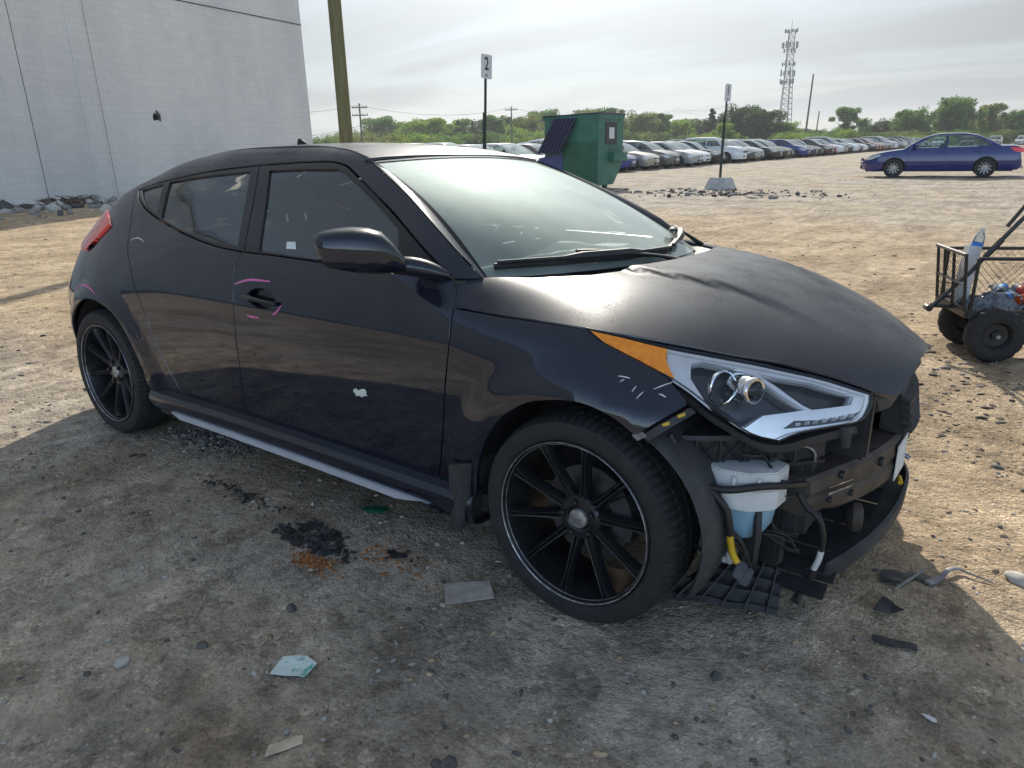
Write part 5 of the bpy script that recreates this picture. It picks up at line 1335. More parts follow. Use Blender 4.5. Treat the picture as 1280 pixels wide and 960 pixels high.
    mb = MB(); mb.box((2.45, -.36, .85), (.24, .46, .55)); mb.box((2.45, .36, .85), (.24, .46, .55)); mb.box((2.5, -.36, 1.18), (.10, .24, .16)); mb.box((2.5, .36, 1.18), (.10, .24, .16)); mb.box((L * .74, 0, .80), (.3, 1.25, .5)); mb.box((1.5, 0, .85), (.4, 1.35, .18)); mb.build("seats", INNER, r, bevel=.05)
    for end in (0, 1):
        mb = MB(); x0 = .012 if end == 0 else L - .012; sgx = -1 if end == 0 else 1; zt2 = float(topf(x0))
        secs = []
        for q in np.linspace(-1, 1, 11):
            col_ = []
            for v in np.linspace(.27, zt2, 7):
                w = float(Yc(x0, v)); col_.append((x0 + sgx * (.16 if end == 0 else .09) * (1 - abs(q) ** 2.5) * (1 - .35 * abs((v - .5) / .4)), w * q, v))
            secs.append(col_)
        mb.loft(secs); mb.build("front_bumper" if end == 0 else "rear_bumper", body, r, smooth=50)
    mb = MB()
    zg = .36 if style != 'suv' else .42
    mb.box((-.105, 0, zg), (.05, .72, .13)); mb.build("lower_grille", GRILLE, r, bevel=.02)
    mb = MB(); mb.box((-.10, 0, .60 if style != 'suv' else .72), (.05, .62, .09 if style == 'sedan' else .15)); mb.build("upper_grille", GRILLE, r, bevel=.02)
    mb = MB(); mb.box((-.135, 0, .49), (.02, .34, .11)); mb.build("number_plate", plain("plate_white", (.55, .55, .55), rough=.5), r)
    mb = MB(); mb.box((L / 2, 0, .30), (L - .5, Wd * 1.3, .2)); mb.build("underbody", INNER, r)
    return r
COLS = dict(white=(.72, .73, .74), silver=(.38, .39, .40), grey=(.12, .125, .13), black=(.010, .011, .013), navy=(.012, .018, .055), blue=(.012, .028, .20), red=(.22, .012, .014), champagne=(.36, .34, .29), teal=(.03, .06, .06), maroon=(.06, .006, .010))
def cpaint(c): return paint("car_" + c, COLS[c], dust=.12, rough=.16, metal=.35 if c in ('silver', 'grey', 'champagne') else 0)
proto = {}
for st_ in STYLES: proto[st_] = make_simple_car(st_, cpaint('white'), "parked_" + ("sedan" if st_ == 'sedan' else "hatchback" if st_ == 'hatch' else "suv"))
used = {k: False for k in STYLES}
def recolor(o, frm, to):
    for ch in o.children_recursive:
        if ch.type == 'MESH' and ch.data.materials and ch.data.materials[0] == frm:
            ch.material_slots[0].link = 'OBJECT'; ch.material_slots[0].material = to
def place_car(style, colr, x, y, yaw, label, group):
    o = copy_tree(proto[style])
    o.location = (x, y, -.01); o.rotation_euler = (0, 0, yaw)
    recolor(o, cpaint('white'), cpaint(colr))
    tag(o, label, "car", group)
    return o
ROW = [('hatch', 'white'), ('sedan', 'silver'), ('hatch', 'white'), ('sedan', 'navy'), ('suv', 'white'), ('sedan', 'blue'), ('sedan', 'champagne'), ('hatch', 'grey'), ('sedan', 'silver'), ('sedan', 'white'), ('sedan', 'black'), ('suv', 'white'), ('hatch', 'teal'), ('hatch', 'silver'), ('sedan', 'black'), ('sedan', 'black'), ('sedan', 'grey'), ('hatch', 'blue'), ('sedan', 'navy'), ('sedan', 'black'), ('hatch', 'maroon'), ('sedan', 'red'), ('sedan', 'white'), ('suv', 'silver'), ('sedan', 'black'), ('hatch', 'white'), ('sedan', 'grey'), ('sedan', 'white')] + [(random.choice(['sedan', 'hatch', 'sedan', 'suv']), random.choice(['white', 'silver', 'black', 'grey', 'navy', 'red', 'white', 'champagne'])) for _ in range(20)]
KIND = dict(sedan="sedan", hatch="hatchback", suv="SUV")
yy = 19.3
for i, (st_, c_) in enumerate(ROW):
    nb = [("the %s %s" % (ROW[q][1], KIND[ROW[q][0]])) if 0 <= q < len(ROW) else "the row end" for q in (i - 1, i + 1)]
    place_car(st_, c_, -16.9 + random.uniform(-.35, .35), yy, R(180 + random.uniform(-2, 2)), "%s %s between %s and %s in the front row" % (c_, KIND[st_], nb[0], nb[1]), "cars parked in the front row")
    yy += 2.62 + random.uniform(-.08, .08)
yy = 20.5
ROW2 = [(random.choice(['sedan', 'suv', 'hatch', 'suv']), random.choice(['white', 'silver', 'grey', 'black', 'white', 'silver', 'navy', 'red'])) for i in range(30)]
for i, (st_, c_) in enumerate(ROW2):
    nb = [("the %s %s" % (ROW2[q][1], KIND[ROW2[q][0]])) if 0 <= q < len(ROW2) else "the row end" for q in (i - 1, i + 1)]
    place_car(st_, c_, -28.6 + random.uniform(-.4, .4), yy, R(180 + random.uniform(-2, 2)), "%s %s between %s and %s in the second row" % (c_, KIND[st_], nb[0], nb[1]), "cars parked in the second row")
    yy += 2.75
# cars further off to the right, seen past the blue sedan
for i, (st_, c_, x, y) in enumerate((('sedan', 'white', -13.5, 118), ('sedan', 'black', -10.3, 121), ('hatch', 'grey', -7.2, 119), ('sedan', 'silver', -4.0, 121), ('suv', 'white', -.8, 120), ('sedan', 'navy', 2.4, 119), ('sedan', 'red', 5.6, 121))):
    place_car(st_, c_, x, y, R(92 + random.uniform(-4, 4)), "%s %s parked in the far row near the trees" % (c_, KIND[st_]), "cars parked in the far row")
sil = place_car('sedan', 'champagne', .2, 34.0, R(6), "pale sedan parked behind the bright blue sedan", None)
for k_ in list(proto):
    o = proto.pop(k_)
    for ch in list(o.children_recursive): bpy.data.objects.remove(ch)
    bpy.data.objects.remove(o)
STYLES['camry'] = dict(STYLES['sedan'], L=4.85, W=.91, H=1.47, wb=2.775, fo=1.0)
bs_ = make_simple_car('camry', paint("bright_blue_paint", (.0008, .011, .135), dust=.0, rough=.08), "blue_sedan", spokes=10, rim=plain("machined_alloy", (.30, .30, .31), rough=.35, metal=.8), detail=True)
ax_ = Vector((-2.71, -.33, 0)).normalized()
f_ = Vector((-3.93, 27.42, 0)) + ax_ * 1.0 - Vector((ax_.y, -ax_.x, 0)) * 0 
perp = Vector((-ax_.y, ax_.x, 0)); perp = perp if perp.y > 0 else -perp
bs_.location = f_ + perp * .85 + Vector((0, 0, .0)); bs_.rotation_euler = (0, 0, math.atan2(-ax_.y, -ax_.x))
tag(bs_, "bright blue sedan standing alone across the gravel lot", "car")
# ------------------------------------------------------------------ trees
LEAF = []
for nm, lo, hi in (("leaf_fresh", (.09, .16, .022), (.17, .26, .045)), ("leaf_mid", (.045, .10, .020), (.085, .165, .035)), ("leaf_dark", (.020, .045, .016), (.045, .08, .026)), ("leaf_olive", (.09, .115, .028), (.15, .18, .05)), ("leaf_pine", (.018, .034, .018), (.035, .052, .026))):
    mt, t, b = new_mat(nm); setp(b, rough=.6, spec=.25)
    t.links.new(ramp(t, tex_noise(t, .9, 4), [(.3, lo), (.7, hi)]), b.inputs["Base Color"])
    # thin leaves let the low sun through
    tl = t.nodes.new("ShaderNodeBsdfTranslucent"); tl.inputs[0].default_value = (hi[0] * 2.0, hi[1] * 2.0, hi[2] * 1.4, 1)
    mx = t.nodes.new("ShaderNodeMixShader"); mx.inputs[0].default_value = .35
    o = [n for n in t.nodes if n.type == 'OUTPUT_MATERIAL'][0]
    t.links.new(b.outputs[0], mx.inputs[1]); t.links.new(tl.outputs[0], mx.inputs[2]); t.links.new(mx.outputs[0], o.inputs[0])
    LEAF.append(mt)
BARK = plain("tree_bark", (.075, .062, .05), rough=.9, var=.4, scale=4)
def leaf_cloud(clumps, per, leaf, seed):
    """many small faces spread through clumps; returns verts, faces"""
    rg = np.random.default_rng(seed); V = []; F = []
    for (c, rad, dens) in clumps:
        n = int(per * dens)
        d = rg.standard_normal((n, 3)); d /= np.linalg.norm(d, axis=1)[:, None]
        p = np.array(c) + d * (rg.random((n, 1)) ** .45) * np.array(rad)
        for q in p:
            u = rg.standard_normal(3); u /= np.linalg.norm(u); w = np.cross(u, rg.standard_normal(3)); w /= max(np.linalg.norm(w), 1e-6)
            s_ = leaf * rg.uniform(.6, 1.35); k = len(V)
            V += [tuple(q - u * s_), tuple(q + w * s_ * .7), tuple(q + u * s_), tuple(q - w * s_ * .7)]; F.append((k, k + 1, k + 2, k + 3))
    return V, F
def make_tree(kind, h, w, seed, leafmat, per=150):
    """unit built at real size; trunk, limbs, crown"""
    rg = random.Random(seed)
    clumps = []; limbs = []
    if kind == 'round':
        for k in range(int(34 + 4 * w)):
            a = rg.uniform(0, 6.283); e = rg.uniform(-1.15, 1.0); rr = math.sqrt(max(.08, 1 - e * e * .72)) * rg.uniform(.2, 1.0)
            c = (w / 2 * rr * math.cos(a), w / 2 * rr * math.sin(a), h * (.56 + .38 * e)); s_ = w * rg.uniform(.08, .17)
            clumps.append((c, (s_, s_, s_ * .75), rg.uniform(.6, 1.3))); limbs.append(c)
    elif kind == 'bush':
        for k in range(int(22 + 3 * w)):
            a = rg.uniform(0, 6.283); rr = math.sqrt(rg.random()); z = h * (.15 + .75 * rg.random() * (1 - .6 * rr ** 2))
            s_ = min(w, h * 1.5) * rg.uniform(.09, .17); c = (w / 2 * rr * math.cos(a), w / 2 * rr * math.sin(a), z); clumps.append((c, (s_, s_, s_ * .85), rg.uniform(.7, 1.3)))
            if k % 3 == 0: limbs.append(c)
    else:
        for k in range(26):
            q = (k + .5) / 26; z = h * (.22 + .76 * q); rr = w / 2 * (1.02 - q) * rg.uniform(.3, 1.0); a = rg.uniform(0, 6.283)
            s_ = w * .17 * (1.15 - q * .75); c = (rr * math.cos(a), rr * math.sin(a), z); clumps.append((c, (s_, s_, s_ * .5), rg.uniform(.6, 1.2)))
            if k % 2: limbs.append(c)
    tm = MB(); tm.tube([(0, 0, -.3), (.02 * w, 0, h * .25), (-.02 * w, .02 * w, h * .55), (0, 0, h * .85)], [h * .028, h * .022, h * .014, h * .004], 7)
    for c in limbs:
        z0 = max(.15 * h, c[2] * .55); tm.tube([(0, 0, z0), (c[0] * .5, c[1] * .5, (z0 + c[2]) / 2 + .02 * h), c], [h * .010, h * .006, h * .002], 4)
    V, F = leaf_cloud(clumps, per, h * .021, seed)
    cm = MB(); cm.add(V, F)
    return tm.mesh("trunk", BARK, smooth=60), cm.mesh("crown", leafmat, fix=False)
TREES = {}
for i, (kind, h, w) in enumerate((('round', 13, 13), ('round', 12, 11), ('round', 14, 16), ('pine', 14, 9), ('bush', 6, 10), ('bush', 7, 13), ('round', 10, 10), ('pine', 12, 8))):
    TREES[i] = make_tree(kind, h, w, 31 + i, LEAF[0], 150)
def bearing(px, py=180):
    d = fwd + rt * ((px - 640) / 900.9) - up * ((py - 480) / 900.9); return Vector((d.x, d.y, 0)).normalized()
BASEH = (13, 12, 14, 14, 6, 7, 10, 12)
def tree(i, px, top_px, dist, mat, label, sx=1.0, sink=0):
    """place a tree on a bearing at a real distance and height"""
    d = bearing(px); k = d.dot(Vector((fwd.x, fwd.y, 0)).normalized()); hz_y = 179.97 - (px - 850) * .02227
    hgt = CAM.z + (hz_y - top_px) / 900.9 * dist * k * .985
    hgt = max(2.0, hgt)
    r = empty("tree" if i in (0, 1, 2, 6) else "pine_tree" if i in (3, 7) else "bush", (CAM.x + d.x * dist, CAM.y + d.y * dist, -.1))
    s_ = hgt / BASEH[i]; r.scale = (s_ * sx, s_ * sx, s_); r.rotation_euler = (0, 0, random.uniform(0, 6.28))
    link("trunk", TREES[i][0], r); c = link("crown", TREES[i][1], r)
    c.material_slots[0].link = 'OBJECT'; c.material_slots[0].material = LEAF[mat]
    tag(r, label, "bush" if i in (4, 5) else "tree", "trees beyond the parking lot")
TL = [
 (4, 422, 166, 190, 1, "round green bush behind the wooden pole"), (7, 462, 162, 210, 2, "dark tree between the wooden pole and fresh green trees"), (6, 485, 165, 200, 2, "low dark grey-green tree beside the fresh green trees"),
 (0, 520, 152, 185, 0, "fresh green tree left of the sign numbered 2"), (1, 545, 151, 190, 0, "bright spring-green tree near the sign numbered 2"), (3, 573, 153, 205, 2, "dark pine left of the sign numbered 2"), (7, 592, 156, 205, 4, "slim dark pine by the sign numbered 2 post"),
 (1, 620, 147, 195, 1, "mid green tree just right of the sign numbered 2"), (3, 637, 149, 215, 2, "dark pine right of the sign numbered 2"), (0, 660, 146, 185, 3, "olive green tree left of the green dumpster"), (2, 683, 141, 200, 1, "tall leafy tree rising behind the dumpster lid"),
 (6, 640, 160, 175, 0, "small bright green tree left of the dumpster"), (2, 735, 140, 205, 3, "broad olive tree above the green dumpster"), (1, 762, 139, 200, 1, "leafy tree at the right edge of the dumpster"), (0, 800, 142, 190, 3, "olive tree right of the dumpster"), (1, 828, 145, 195, 1, "mid green tree behind the front row of cars"), (6, 850, 152, 185, 0, "bright green low tree behind the front row"),
 (3, 888, 139, 180, 4, "dark pine left of the sign numbered 1"), (0, 925, 134, 170, 2, "large dark tree behind the sign numbered 1"), (2, 955, 140, 165, 2, "wide dark tree left of the lattice tower"), (6, 905, 155, 160, 0, "bright green small tree below the dark trees"), (6, 978, 156, 165, 1, "mid green tree at the foot of the lattice tower"),
 (1, 1058, 137, 185, 1, "lone round green tree between tower and blue sedan"), (0, 1137, 137, 180, 1, "green tree above the bonnet of the blue sedan"), (2, 1186, 126, 180, 1, "tallest broad tree above the blue sedan roof"), (1, 1234, 133, 185, 3, "pale green tree above the blue sedan boot"), (0, 1275, 138, 180, 1, "green tree at the end of the lot behind the blue sedan"),
]
for a in TL: tree(*a)
SH = ("fresh green", "mid green", "dark green", "olive green", "blackish green")
for a, b_, lo_, hi_ in ((478, 990, 149, 158), (1105, 1290, 142, 156), (1000, 1110, 156, 164)):
    px_ = a
    while px_ < b_:
        mm_ = random.choice((0, 1, 2, 3, 1)); i_ = random.choice((0, 1, 2, 6))
        tree(i_, px_, random.uniform(lo_, hi_), random.uniform(195, 240), mm_, "%s leafy tree filling the back of the tree line" % SH[mm_], sx=random.uniform(1.0, 1.4))
        px_ += random.uniform(17, 27)
px_ = 410; k_ = 0
while px_ < 1300:
    top = 167 - random.uniform(0, 8) - (2 if px_ > 980 else 0)
    tree(random.choice((4, 5)), px_, top, random.uniform(150, 175), hm_ := random.choice((0, 1, 1, 2, 3)), "%s undergrowth in the hedge line beyond the parked cars" % SH[hm_], sx=random.uniform(1.0, 1.5))
    px_ += random.uniform(17, 25); k_ += 1
# the wood goes on round the rest of the yard, as one far mass
mb = MB(); clumps = []
rg = random.Random(3)
for k in range(330):
    a = R(-205 + 295 * k / 330) + R(0) ; a = R(165) + R(272) * k / 330
    d = rg.uniform(150, 200); z = rg.uniform(2, 7); clumps.append(((d * math.cos(a), d * math.sin(a) , z), (6, 6, 3.5), 1))
V, F = leaf_cloud(clumps, 26, 1.5, 9); mb.add(V, F)
tag(mb.build("distant_wood", LEAF[1], fix=False), "distant wood around the yard", "wood", kind="stuff")

# ------------------------------------------------------------------ tower, poles and wires
GALV = plain("galvanised_steel", (.30, .31, .32), rough=.5, metal=.6, var=.2, scale=2)
ANT = plain("antenna_grey", (.22, .23, .25), rough=.5)
d = bearing(977, 175); TD = 262
tw = empty("lattice_tower", (CAM.x + d.x * TD, CAM.y + d.y * TD, 0)); tw.scale = (.85, .85, .79); tag(tw, "tall lattice telecom tower with rings of antennas", "tower")
TH = 45.5
def tleg(k, z):
    w = 4.9 * (1 - z / TH) + 1.15 if z < 30 else 4.9 * (1 - 30 / TH) * (1 - (z - 30) / 40) + 1.15
    a = 2 * math.pi * k / 3 + .4; return Vector((w * .58 * math.cos(a), w * .58 * math.sin(a), z))
for k in range(3):
    mb = MB(); mb.tube([tleg(k, z) for z in np.linspace(0, TH - 3, 14)], .15, 6); mb.build("leg", GALV, tw)
levels = np.linspace(0, TH - 3, 22)
for i in range(len(levels) - 1):
    for k in range(3):
        p, q = tleg(k, levels[i]), tleg((k + 1) % 3, levels[i + 1]); p2, q2 = tleg((k + 1) % 3, levels[i]), tleg(k, levels[i + 1])
        mb = MB(); mb.tube([p, q], .06, 4); mb.build("brace", GALV, tw)
        mb = MB(); mb.tube([p2, q2], .06, 4); mb.build("brace", GALV, tw)
        mb = MB(); mb.tube([p, p2], .06, 4); mb.build("brace", GALV, tw)
for z, rr, n, hh in ((43.0, 2.1, 9, 1.4), (38.0, 2.6, 12, 2.2), (36.0, 2.0, 8, 1.4), (31.0, 2.2, 9, 1.5), (27.5, 2.4, 9, 2.2), (24.5, 2.3, 9, 1.8)):
    mb = MB(); mb.tube([(rr * math.cos(a), rr * math.sin(a), z) for a in np.linspace(0, 6.283, 13)], .09, 5, cap=False); mb.build("platform_ring", GALV, tw)
    for k in range(n):
        a = 2 * math.pi * k / n + z; mb = MB(); mb.box((rr * math.cos(a), rr * math.sin(a), z + random.uniform(-.3, .3)), (.40, .40, hh * random.uniform(.7, 1.15))); mb.build("antenna", ANT, tw)
mb = MB(); mb.tube([(0, 0, TH - 3), (0, 0, TH + 1.2)], .1, 5); mb.build("mast", GALV, tw)
mb = MB(); mb.tube([tleg(0, 0) * .5, tleg(0, 30) * .5 + Vector((0, 0, 15))], .22, 5); mb.build("feeder_cable", ANT, tw)
WOODP = plain("weathered_pole", (.12, .105, .09), rough=.9, var=.3)
def far_pole(px, top_px, dist, label, arms=0, thick=.16, leanx=0.0):
    d = bearing(px); k = d.dot(Vector((fwd.x, fwd.y, 0)).normalized()); hz_y = 179.97 - (px - 850) * .02227
    h = CAM.z + (hz_y - top_px) / 900.9 * dist * k
    r = empty("utility_pole", (CAM.x + d.x * dist, CAM.y + d.y * dist, 0), (0, leanx, 0)); tag(r, label, "pole", "utility poles beyond the lot")
    mb = MB(); mb.tube([(0, 0, -.3), (0, 0, h)], [thick, thick * .7], 8); mb.build("shaft", WOODP, r)
    for a in range(arms):
        mb = MB(); mb.box((0, 0, h - .6 - a * 1.1), (2.4, .14, .16), Matrix.Rotation(math.atan2(rt.y, rt.x), 3, 'Z')); mb.build("cross_arm", WOODP, r)
        for q in (-1, -.4, .4, 1):
            mb = MB(); mb.tube([Vector((rt.x, rt.y, 0)) * q * 1.1 + Vector((0, 0, h - .52 - a * 1.1)), Vector((rt.x, rt.y, 0)) * q * 1.1 + Vector((0, 0, h - .3 - a * 1.1))], .06, 5); mb.build("insulator", ANT, r)
    return r.location.copy(), h
P1 = far_pole(453, 136, 120, "wooden utility pole with cross arms right of the thick green pole", 2, .17)
P2 = far_pole(640, 139, 150, "wooden utility pole with a cross arm left of the dumpster", 1, .17)
far_pole(1005, 103, 170, "tall slim leaning pole right of the lattice tower", 0, .22, R(2.0))
far_pole(1018, 143, 190, "short slim pole beyond the tall leaning pole", 0, .18, R(2.5))
for k, (dz, e0) in enumerate(((-.3, 0), (-3.2, .4))):
    A = Vector((P1[0].x, P1[0].y, P1[1] + dz)); B = Vector((P2[0].x, P2[0].y, P2[1] + dz * .6)); Dn = (B - A)
    pts = []
    for seg in range(-2, 5):
        for q in np.linspace(0, 1, 7)[:-1]: pts.append(A + Dn * (seg + q) + Vector((0, 0, -1.4 * 4 * q * (1 - q))))
    mb = MB(); mb.tube(pts, .022, 4); tag(mb.build("power_line", WIRE), "upper thin power line crossing the sky" if k == 0 else "lower thin power line crossing the sky", "power line")

# ------------------------------------------------------------------ garden cart and what lies in it
CO = Vector((.79, 2.79, 0)); e1 = Vector((.905, .425, 0)).normalized(); 
ct = empty("garden_cart", (CO.x, CO.y, gz(.79, 2.79) + .0), (0, 0, math.atan2(e1.y, e1.x)))
tag(ct, "black steel mesh garden cart with chunky tyres", "cart")
BLK = plain("black_cart_steel", (.015, .015, .016), rough=.4, var=.4)
# local: x along the cart, y away from the car
def ctube(name, pts, r_, parent=ct, mat=BLK, n=8):
    mb = MB(); mb.tube(pts, r_, n); return mb.build(name, mat, parent, smooth=40)
x0, x1, y0, y1, zf, zr = -.17, .92, .045, .53, .315, .635
for y in (y0, y1):
    mb = MB(); mb.box(((x0 + x1) / 2, y, zf - .02), (x1 - x0, .028, .055)); mb.build("bed_rail", BLK, ct, bevel=.004)
for x in (x0, x1):
    mb = MB(); mb.box((x, (y0 + y1) / 2, zf - .02), (.028, y1 - y0 + .02, .05)); mb.build("bed_rail", BLK, ct, bevel=.004)
for y in (y0, y1): ctube("top_rail", [(x0 + .02, y, zr), (x1, y, zr)], .011)
ctube("top_rail", [(x1, y0, zr), (x1, y1, zr)], .011)
for x in (x0 + .02, .38, x1):
    for y in (y0, y1): ctube("stake", [(x, y, zf), (x, y, zr)], .011)
# front gate leans outwards
for y in (y0, y1 - .02, (y0 + y1) / 2 - .05, y1 - .14): ctube("gate_bar", [(x0 - .015, y, zf), (x0 - .055, y, zr + .03)], .010)
ctube("gate_rail", [(x0 - .055, y0, zr + .02), (x0 - .055, y1, zr + .02)], .012)
ctube("gate_rail", [(x0 - .035, y0, zf + .16), (x0 - .035, y1, zf + .16)], .008)
# expanded-metal mesh: one sheet of diamonds per side and the floor
def diamond(name, A, U, Vv, nu, nv):
    mb = MB(); A, U, Vv = Vector(A), Vector(U), Vector(Vv)
    for i in range(-nv, nu):
        for s_ in (1, -1):
            q0 = i / nu; a0, b0 = (q0, 0) if s_ > 0 else (q0, 1); a1, b1 = q0 + nv / nu, (1 if s_ > 0 else 0)
            if a0 < 0: t_ = -a0 / (a1 - a0); b0 += (b1 - b0) * t_; a0 = 0
            if a1 > 1: t_ = (1 - a0) / (a1 - a0); b1 = b0 + (b1 - b0) * t_; a1 = 1
            if a1 - a0 > .002: mb.tube([A + U * a0 + Vv * b0, A + U * a1 + Vv * b1], .0011, 3, cap=False)
    o = mb.build(name, BLK, ct); tag(o, kind="stuff"); return o
diamond("wire_mesh", (x0, y0, zf), (x1 - x0, 0, 0), (0, 0, zr - zf), 26, 7)
diamond("wire_mesh", (x0, y1, zf), (x1 - x0, 0, 0), (0, 0, zr - zf), 26, 7)
diamond("wire_mesh", (x0 - .02, y0, zf), (0, y1 - y0, 0), (-.03, 0, zr - zf), 15, 9)
diamond("wire_mesh", (x1, y0, zf), (0, y1 - y0, 0), (0, 0, zr - zf), 15, 9)
mb = MB(); mb.box(((x0 + x1) / 2, (y0 + y1) / 2, zf - .012), (x1 - x0, y1 - y0, .006)); mb.build("floor_sheet", BLK, ct)
def cart_wheel(x, y, out):
    F = Matrix.Translation((x, y, .172)) @ Matrix.Diagonal((1, out, 1, 1)); 
    prof = [(.082, .030), (.088, .042), (.115, .050), (.145, .048), (.162, .036), (.170, .018), (.171, 0), (.170, -.018), (.162, -.036), (.145, -.048), (.115, -.05), (.088, -.042), (.082, -.03)]
    mb = MB(); n = 72; V = []
    for r_, h in prof:
        for j in range(n):
            a = 2 * math.pi * j / n; q = r_ - (.005 if (r_ > .155 and j % 4 < 1) else 0); V.append(F @ Vector((q * math.cos(a), h, q * math.sin(a))))
    mb.add(V, [(i * n + j, i * n + (j + 1) % n, (i + 1) * n + (j + 1) % n, (i + 1) * n + j) for i in range(len(prof) - 1) for j in range(n)])
    w = mb.build("wheel", RUBBER, ct, smooth=35)
    mb = MB(); mb.lathe([(.086, .036), (.080, .030), (.070, .012), (.030, .010), (.026, .026), (.001, .026)], 28, F); mb.build("rim", BLK, w, smooth=35)
    mb = MB(); mb.lathe([(.012, .02), (.012, .055), (.001, .055)], 12, F); mb.build("axle_end", SCUFF, w, smooth=35)
    mb = MB(); mb.box((x + .045, y - .034 * (-out) * -1, .185), (.012, .01, .03)); mb.build("valve", WHITEPL, w)
for x in (.0, .76):
    cart_wheel(x, .0 + .02, -1); cart_wheel(x - .0, .46, 1)
    ctube("axle", [(x, .02, .172), (x, .46, .172)], .012)
    mb = MB(); mb.box((x, .24, .24), (.05, .36, .10)); mb.build("axle_bracket", BLK, ct, bevel=.006)
# drawbar and handle folded back over the bed
ctube("drawbar", [(-.30, .28, .30), (-.10, .24, .30), (.0, .24, .27)], .014)
ctube("handle", [(-.31, .25, .285), (-.10, .25, .53), (-.02, .25, .645)], .014)
ctube("handle_grip", [(-.04, .25, .615), (.04, .25, .725)], .019)
ctube("handle", [(.03, .25, .715), (.12, .25, .835), (.26, .25, 1.0)], .014)
ctube("handle_brace", [(.07, .29, .80), (.17, .29, .96), (.22, .29, 1.02)], .012)
mb = MB(); mb.tube([(-.31, .25, .285), (-.31, .31, .285)], .022, 10); mb.build("tow_eye", BLK, ct)
cart_up = ct.location.z
def in_cart(name, x, y, z, rot=(0, 0, 0)):
    p = ct.location + Matrix.Rotation(math.atan2(e1.y, e1.x), 3, 'Z') @ Vector((x, y, z)); return empty(name, p, (rot[0], rot[1], rot[2] + math.atan2(e1.y, e1.x)))
WATER = glass("bottle_plastic", (.9, .96, 1.0), .88, .10, (.75, .8, .85))
LABELB = plain("blue_label", (.05, .22, .60), rough=.5, var=.3, scale=40)
def bottle(x, y, z, rot, label, s_=1.0):
    r = in_cart("water_bottle", x, y, z, rot); tag(r, label, "bottle", None)
    I = Matrix.Rotation(R(90), 4, 'X')
    mb = MB(); mb.lathe([(.001, 0), (.030, .002), (.033, .01), (.0325, .05), (.031, .06), (.0325, .07), (.0325, .125), (.030, .15), (.020, .175), (.0125, .185), (.0125, .195)], 20, I @ Matrix.Diagonal((s_, s_, s_, 1))); mb.build("bottle_body", WATER, r, smooth=50)
    mb = MB(); mb.lathe([(.0335, .075), (.0335, .118)], 20, I @ Matrix.Diagonal((s_, s_, s_, 1))); mb.build("label_band", LABELB, r, smooth=50)
    mb = MB(); mb.lathe([(.0145, .188), (.0145, .205), (.001, .205)], 14, I @ Matrix.Diagonal((s_, s_, s_, 1))); mb.build("cap", WHITEPL, r, smooth=40)
r = in_cart("white_tube", -.105, .36, zf - .01, (0, R(5), 0)); tag(r, "tall white square tube standing in the front of the cart", "tube")
mb = MB(); wv = .037
ring = lambda a, z: [(-a, -a, z), (a, -a, z), (a, a, z), (-a, a, z)]
mb.loft([ring(wv, 0), ring(wv, .37), ring(wv - .006, .37), ring(wv - .006, .02)], close=True, caps=True); mb.build("tube_wall", WHITEPL, r)
bottle(-.07, .36, zf + .265, (0, R(10), 0), "clear water bottle with blue label standing in the white tube")
r = in_cart("white_bucket", .40, .30, zf); tag(r, "white plastic bucket standing in the garden cart", "bucket")
I = Matrix.Rotation(R(90), 4, 'X')
mb = MB(); mb.lathe([(.001, 0), (.125, 0), (.13, .01), (.145, .33), (.158, .335), (.158, .355), (.145, .36), (.138, .355), (.128, .02), (.001, .02)], 36, I); mb.build("bucket_wall", WHITEPL, r, smooth=35)
mb = MB(); mb.lathe([(.150, .29), (.156, .295), (.156, .305), (.150, .31)], 36, I); mb.build("rim_ring", WHITEPL, r, smooth=35)
ORG = plain("orange_paint_can", (.72, .09, .015), rough=.4, var=.2)
def can(x, y, z, rot, mat, label):
    r = in_cart("spray_can", x, y, z, rot); tag(r, label, "spray can")
    mb = MB(); mb.lathe([(.001, 0), (.030, .0), (.033, .006), (.033, .165), (.028, .178), (.020, .185)], 20, I); mb.build("can_body", mat, r, smooth=35)
    mb = MB(); mb.lathe([(.0335, .004), (.0335, -.002), (.026, -.002), (.024, .004)], 20, I); mb.build("can_rim", CHROME, r, smooth=35)
    mb = MB(); mb.lathe([(.026, .178), (.026, .215), (.024, .22), (.001, .22)], 18, I); mb.build("can_cap", plain("can_cap_grey", (.3, .3, .3), rough=.5), r, smooth=35)
can(.205, .10, zf + .04, (R(-80), 0, R(-20)), ORG, "orange spray can lying with its base towards the tyre")
can(.16, .17, zf + .045, (0, R(80), R(20)), ORG, "orange spray can lying on its side among crumpled bottles")
can(.28, .13, zf + .05, (R(-75), R(0), R(25)), plain("red_paint_can", (.55, .03, .03), rough=.4), "red spray can lying against the white bucket")
bottle(.06, .30, zf + .04, (R(85), 0, R(60)), "crushed clear bottle lying in the middle of the cart", .95)
bottle(.13, .36, zf + .05, (R(80), 0, R(150)), "clear bottle lying by the far mesh of the cart", .95)
bottle(.22, .40, zf + .045, (R(85), 0, R(200)), "clear bottle lying beside the white bucket", .95)
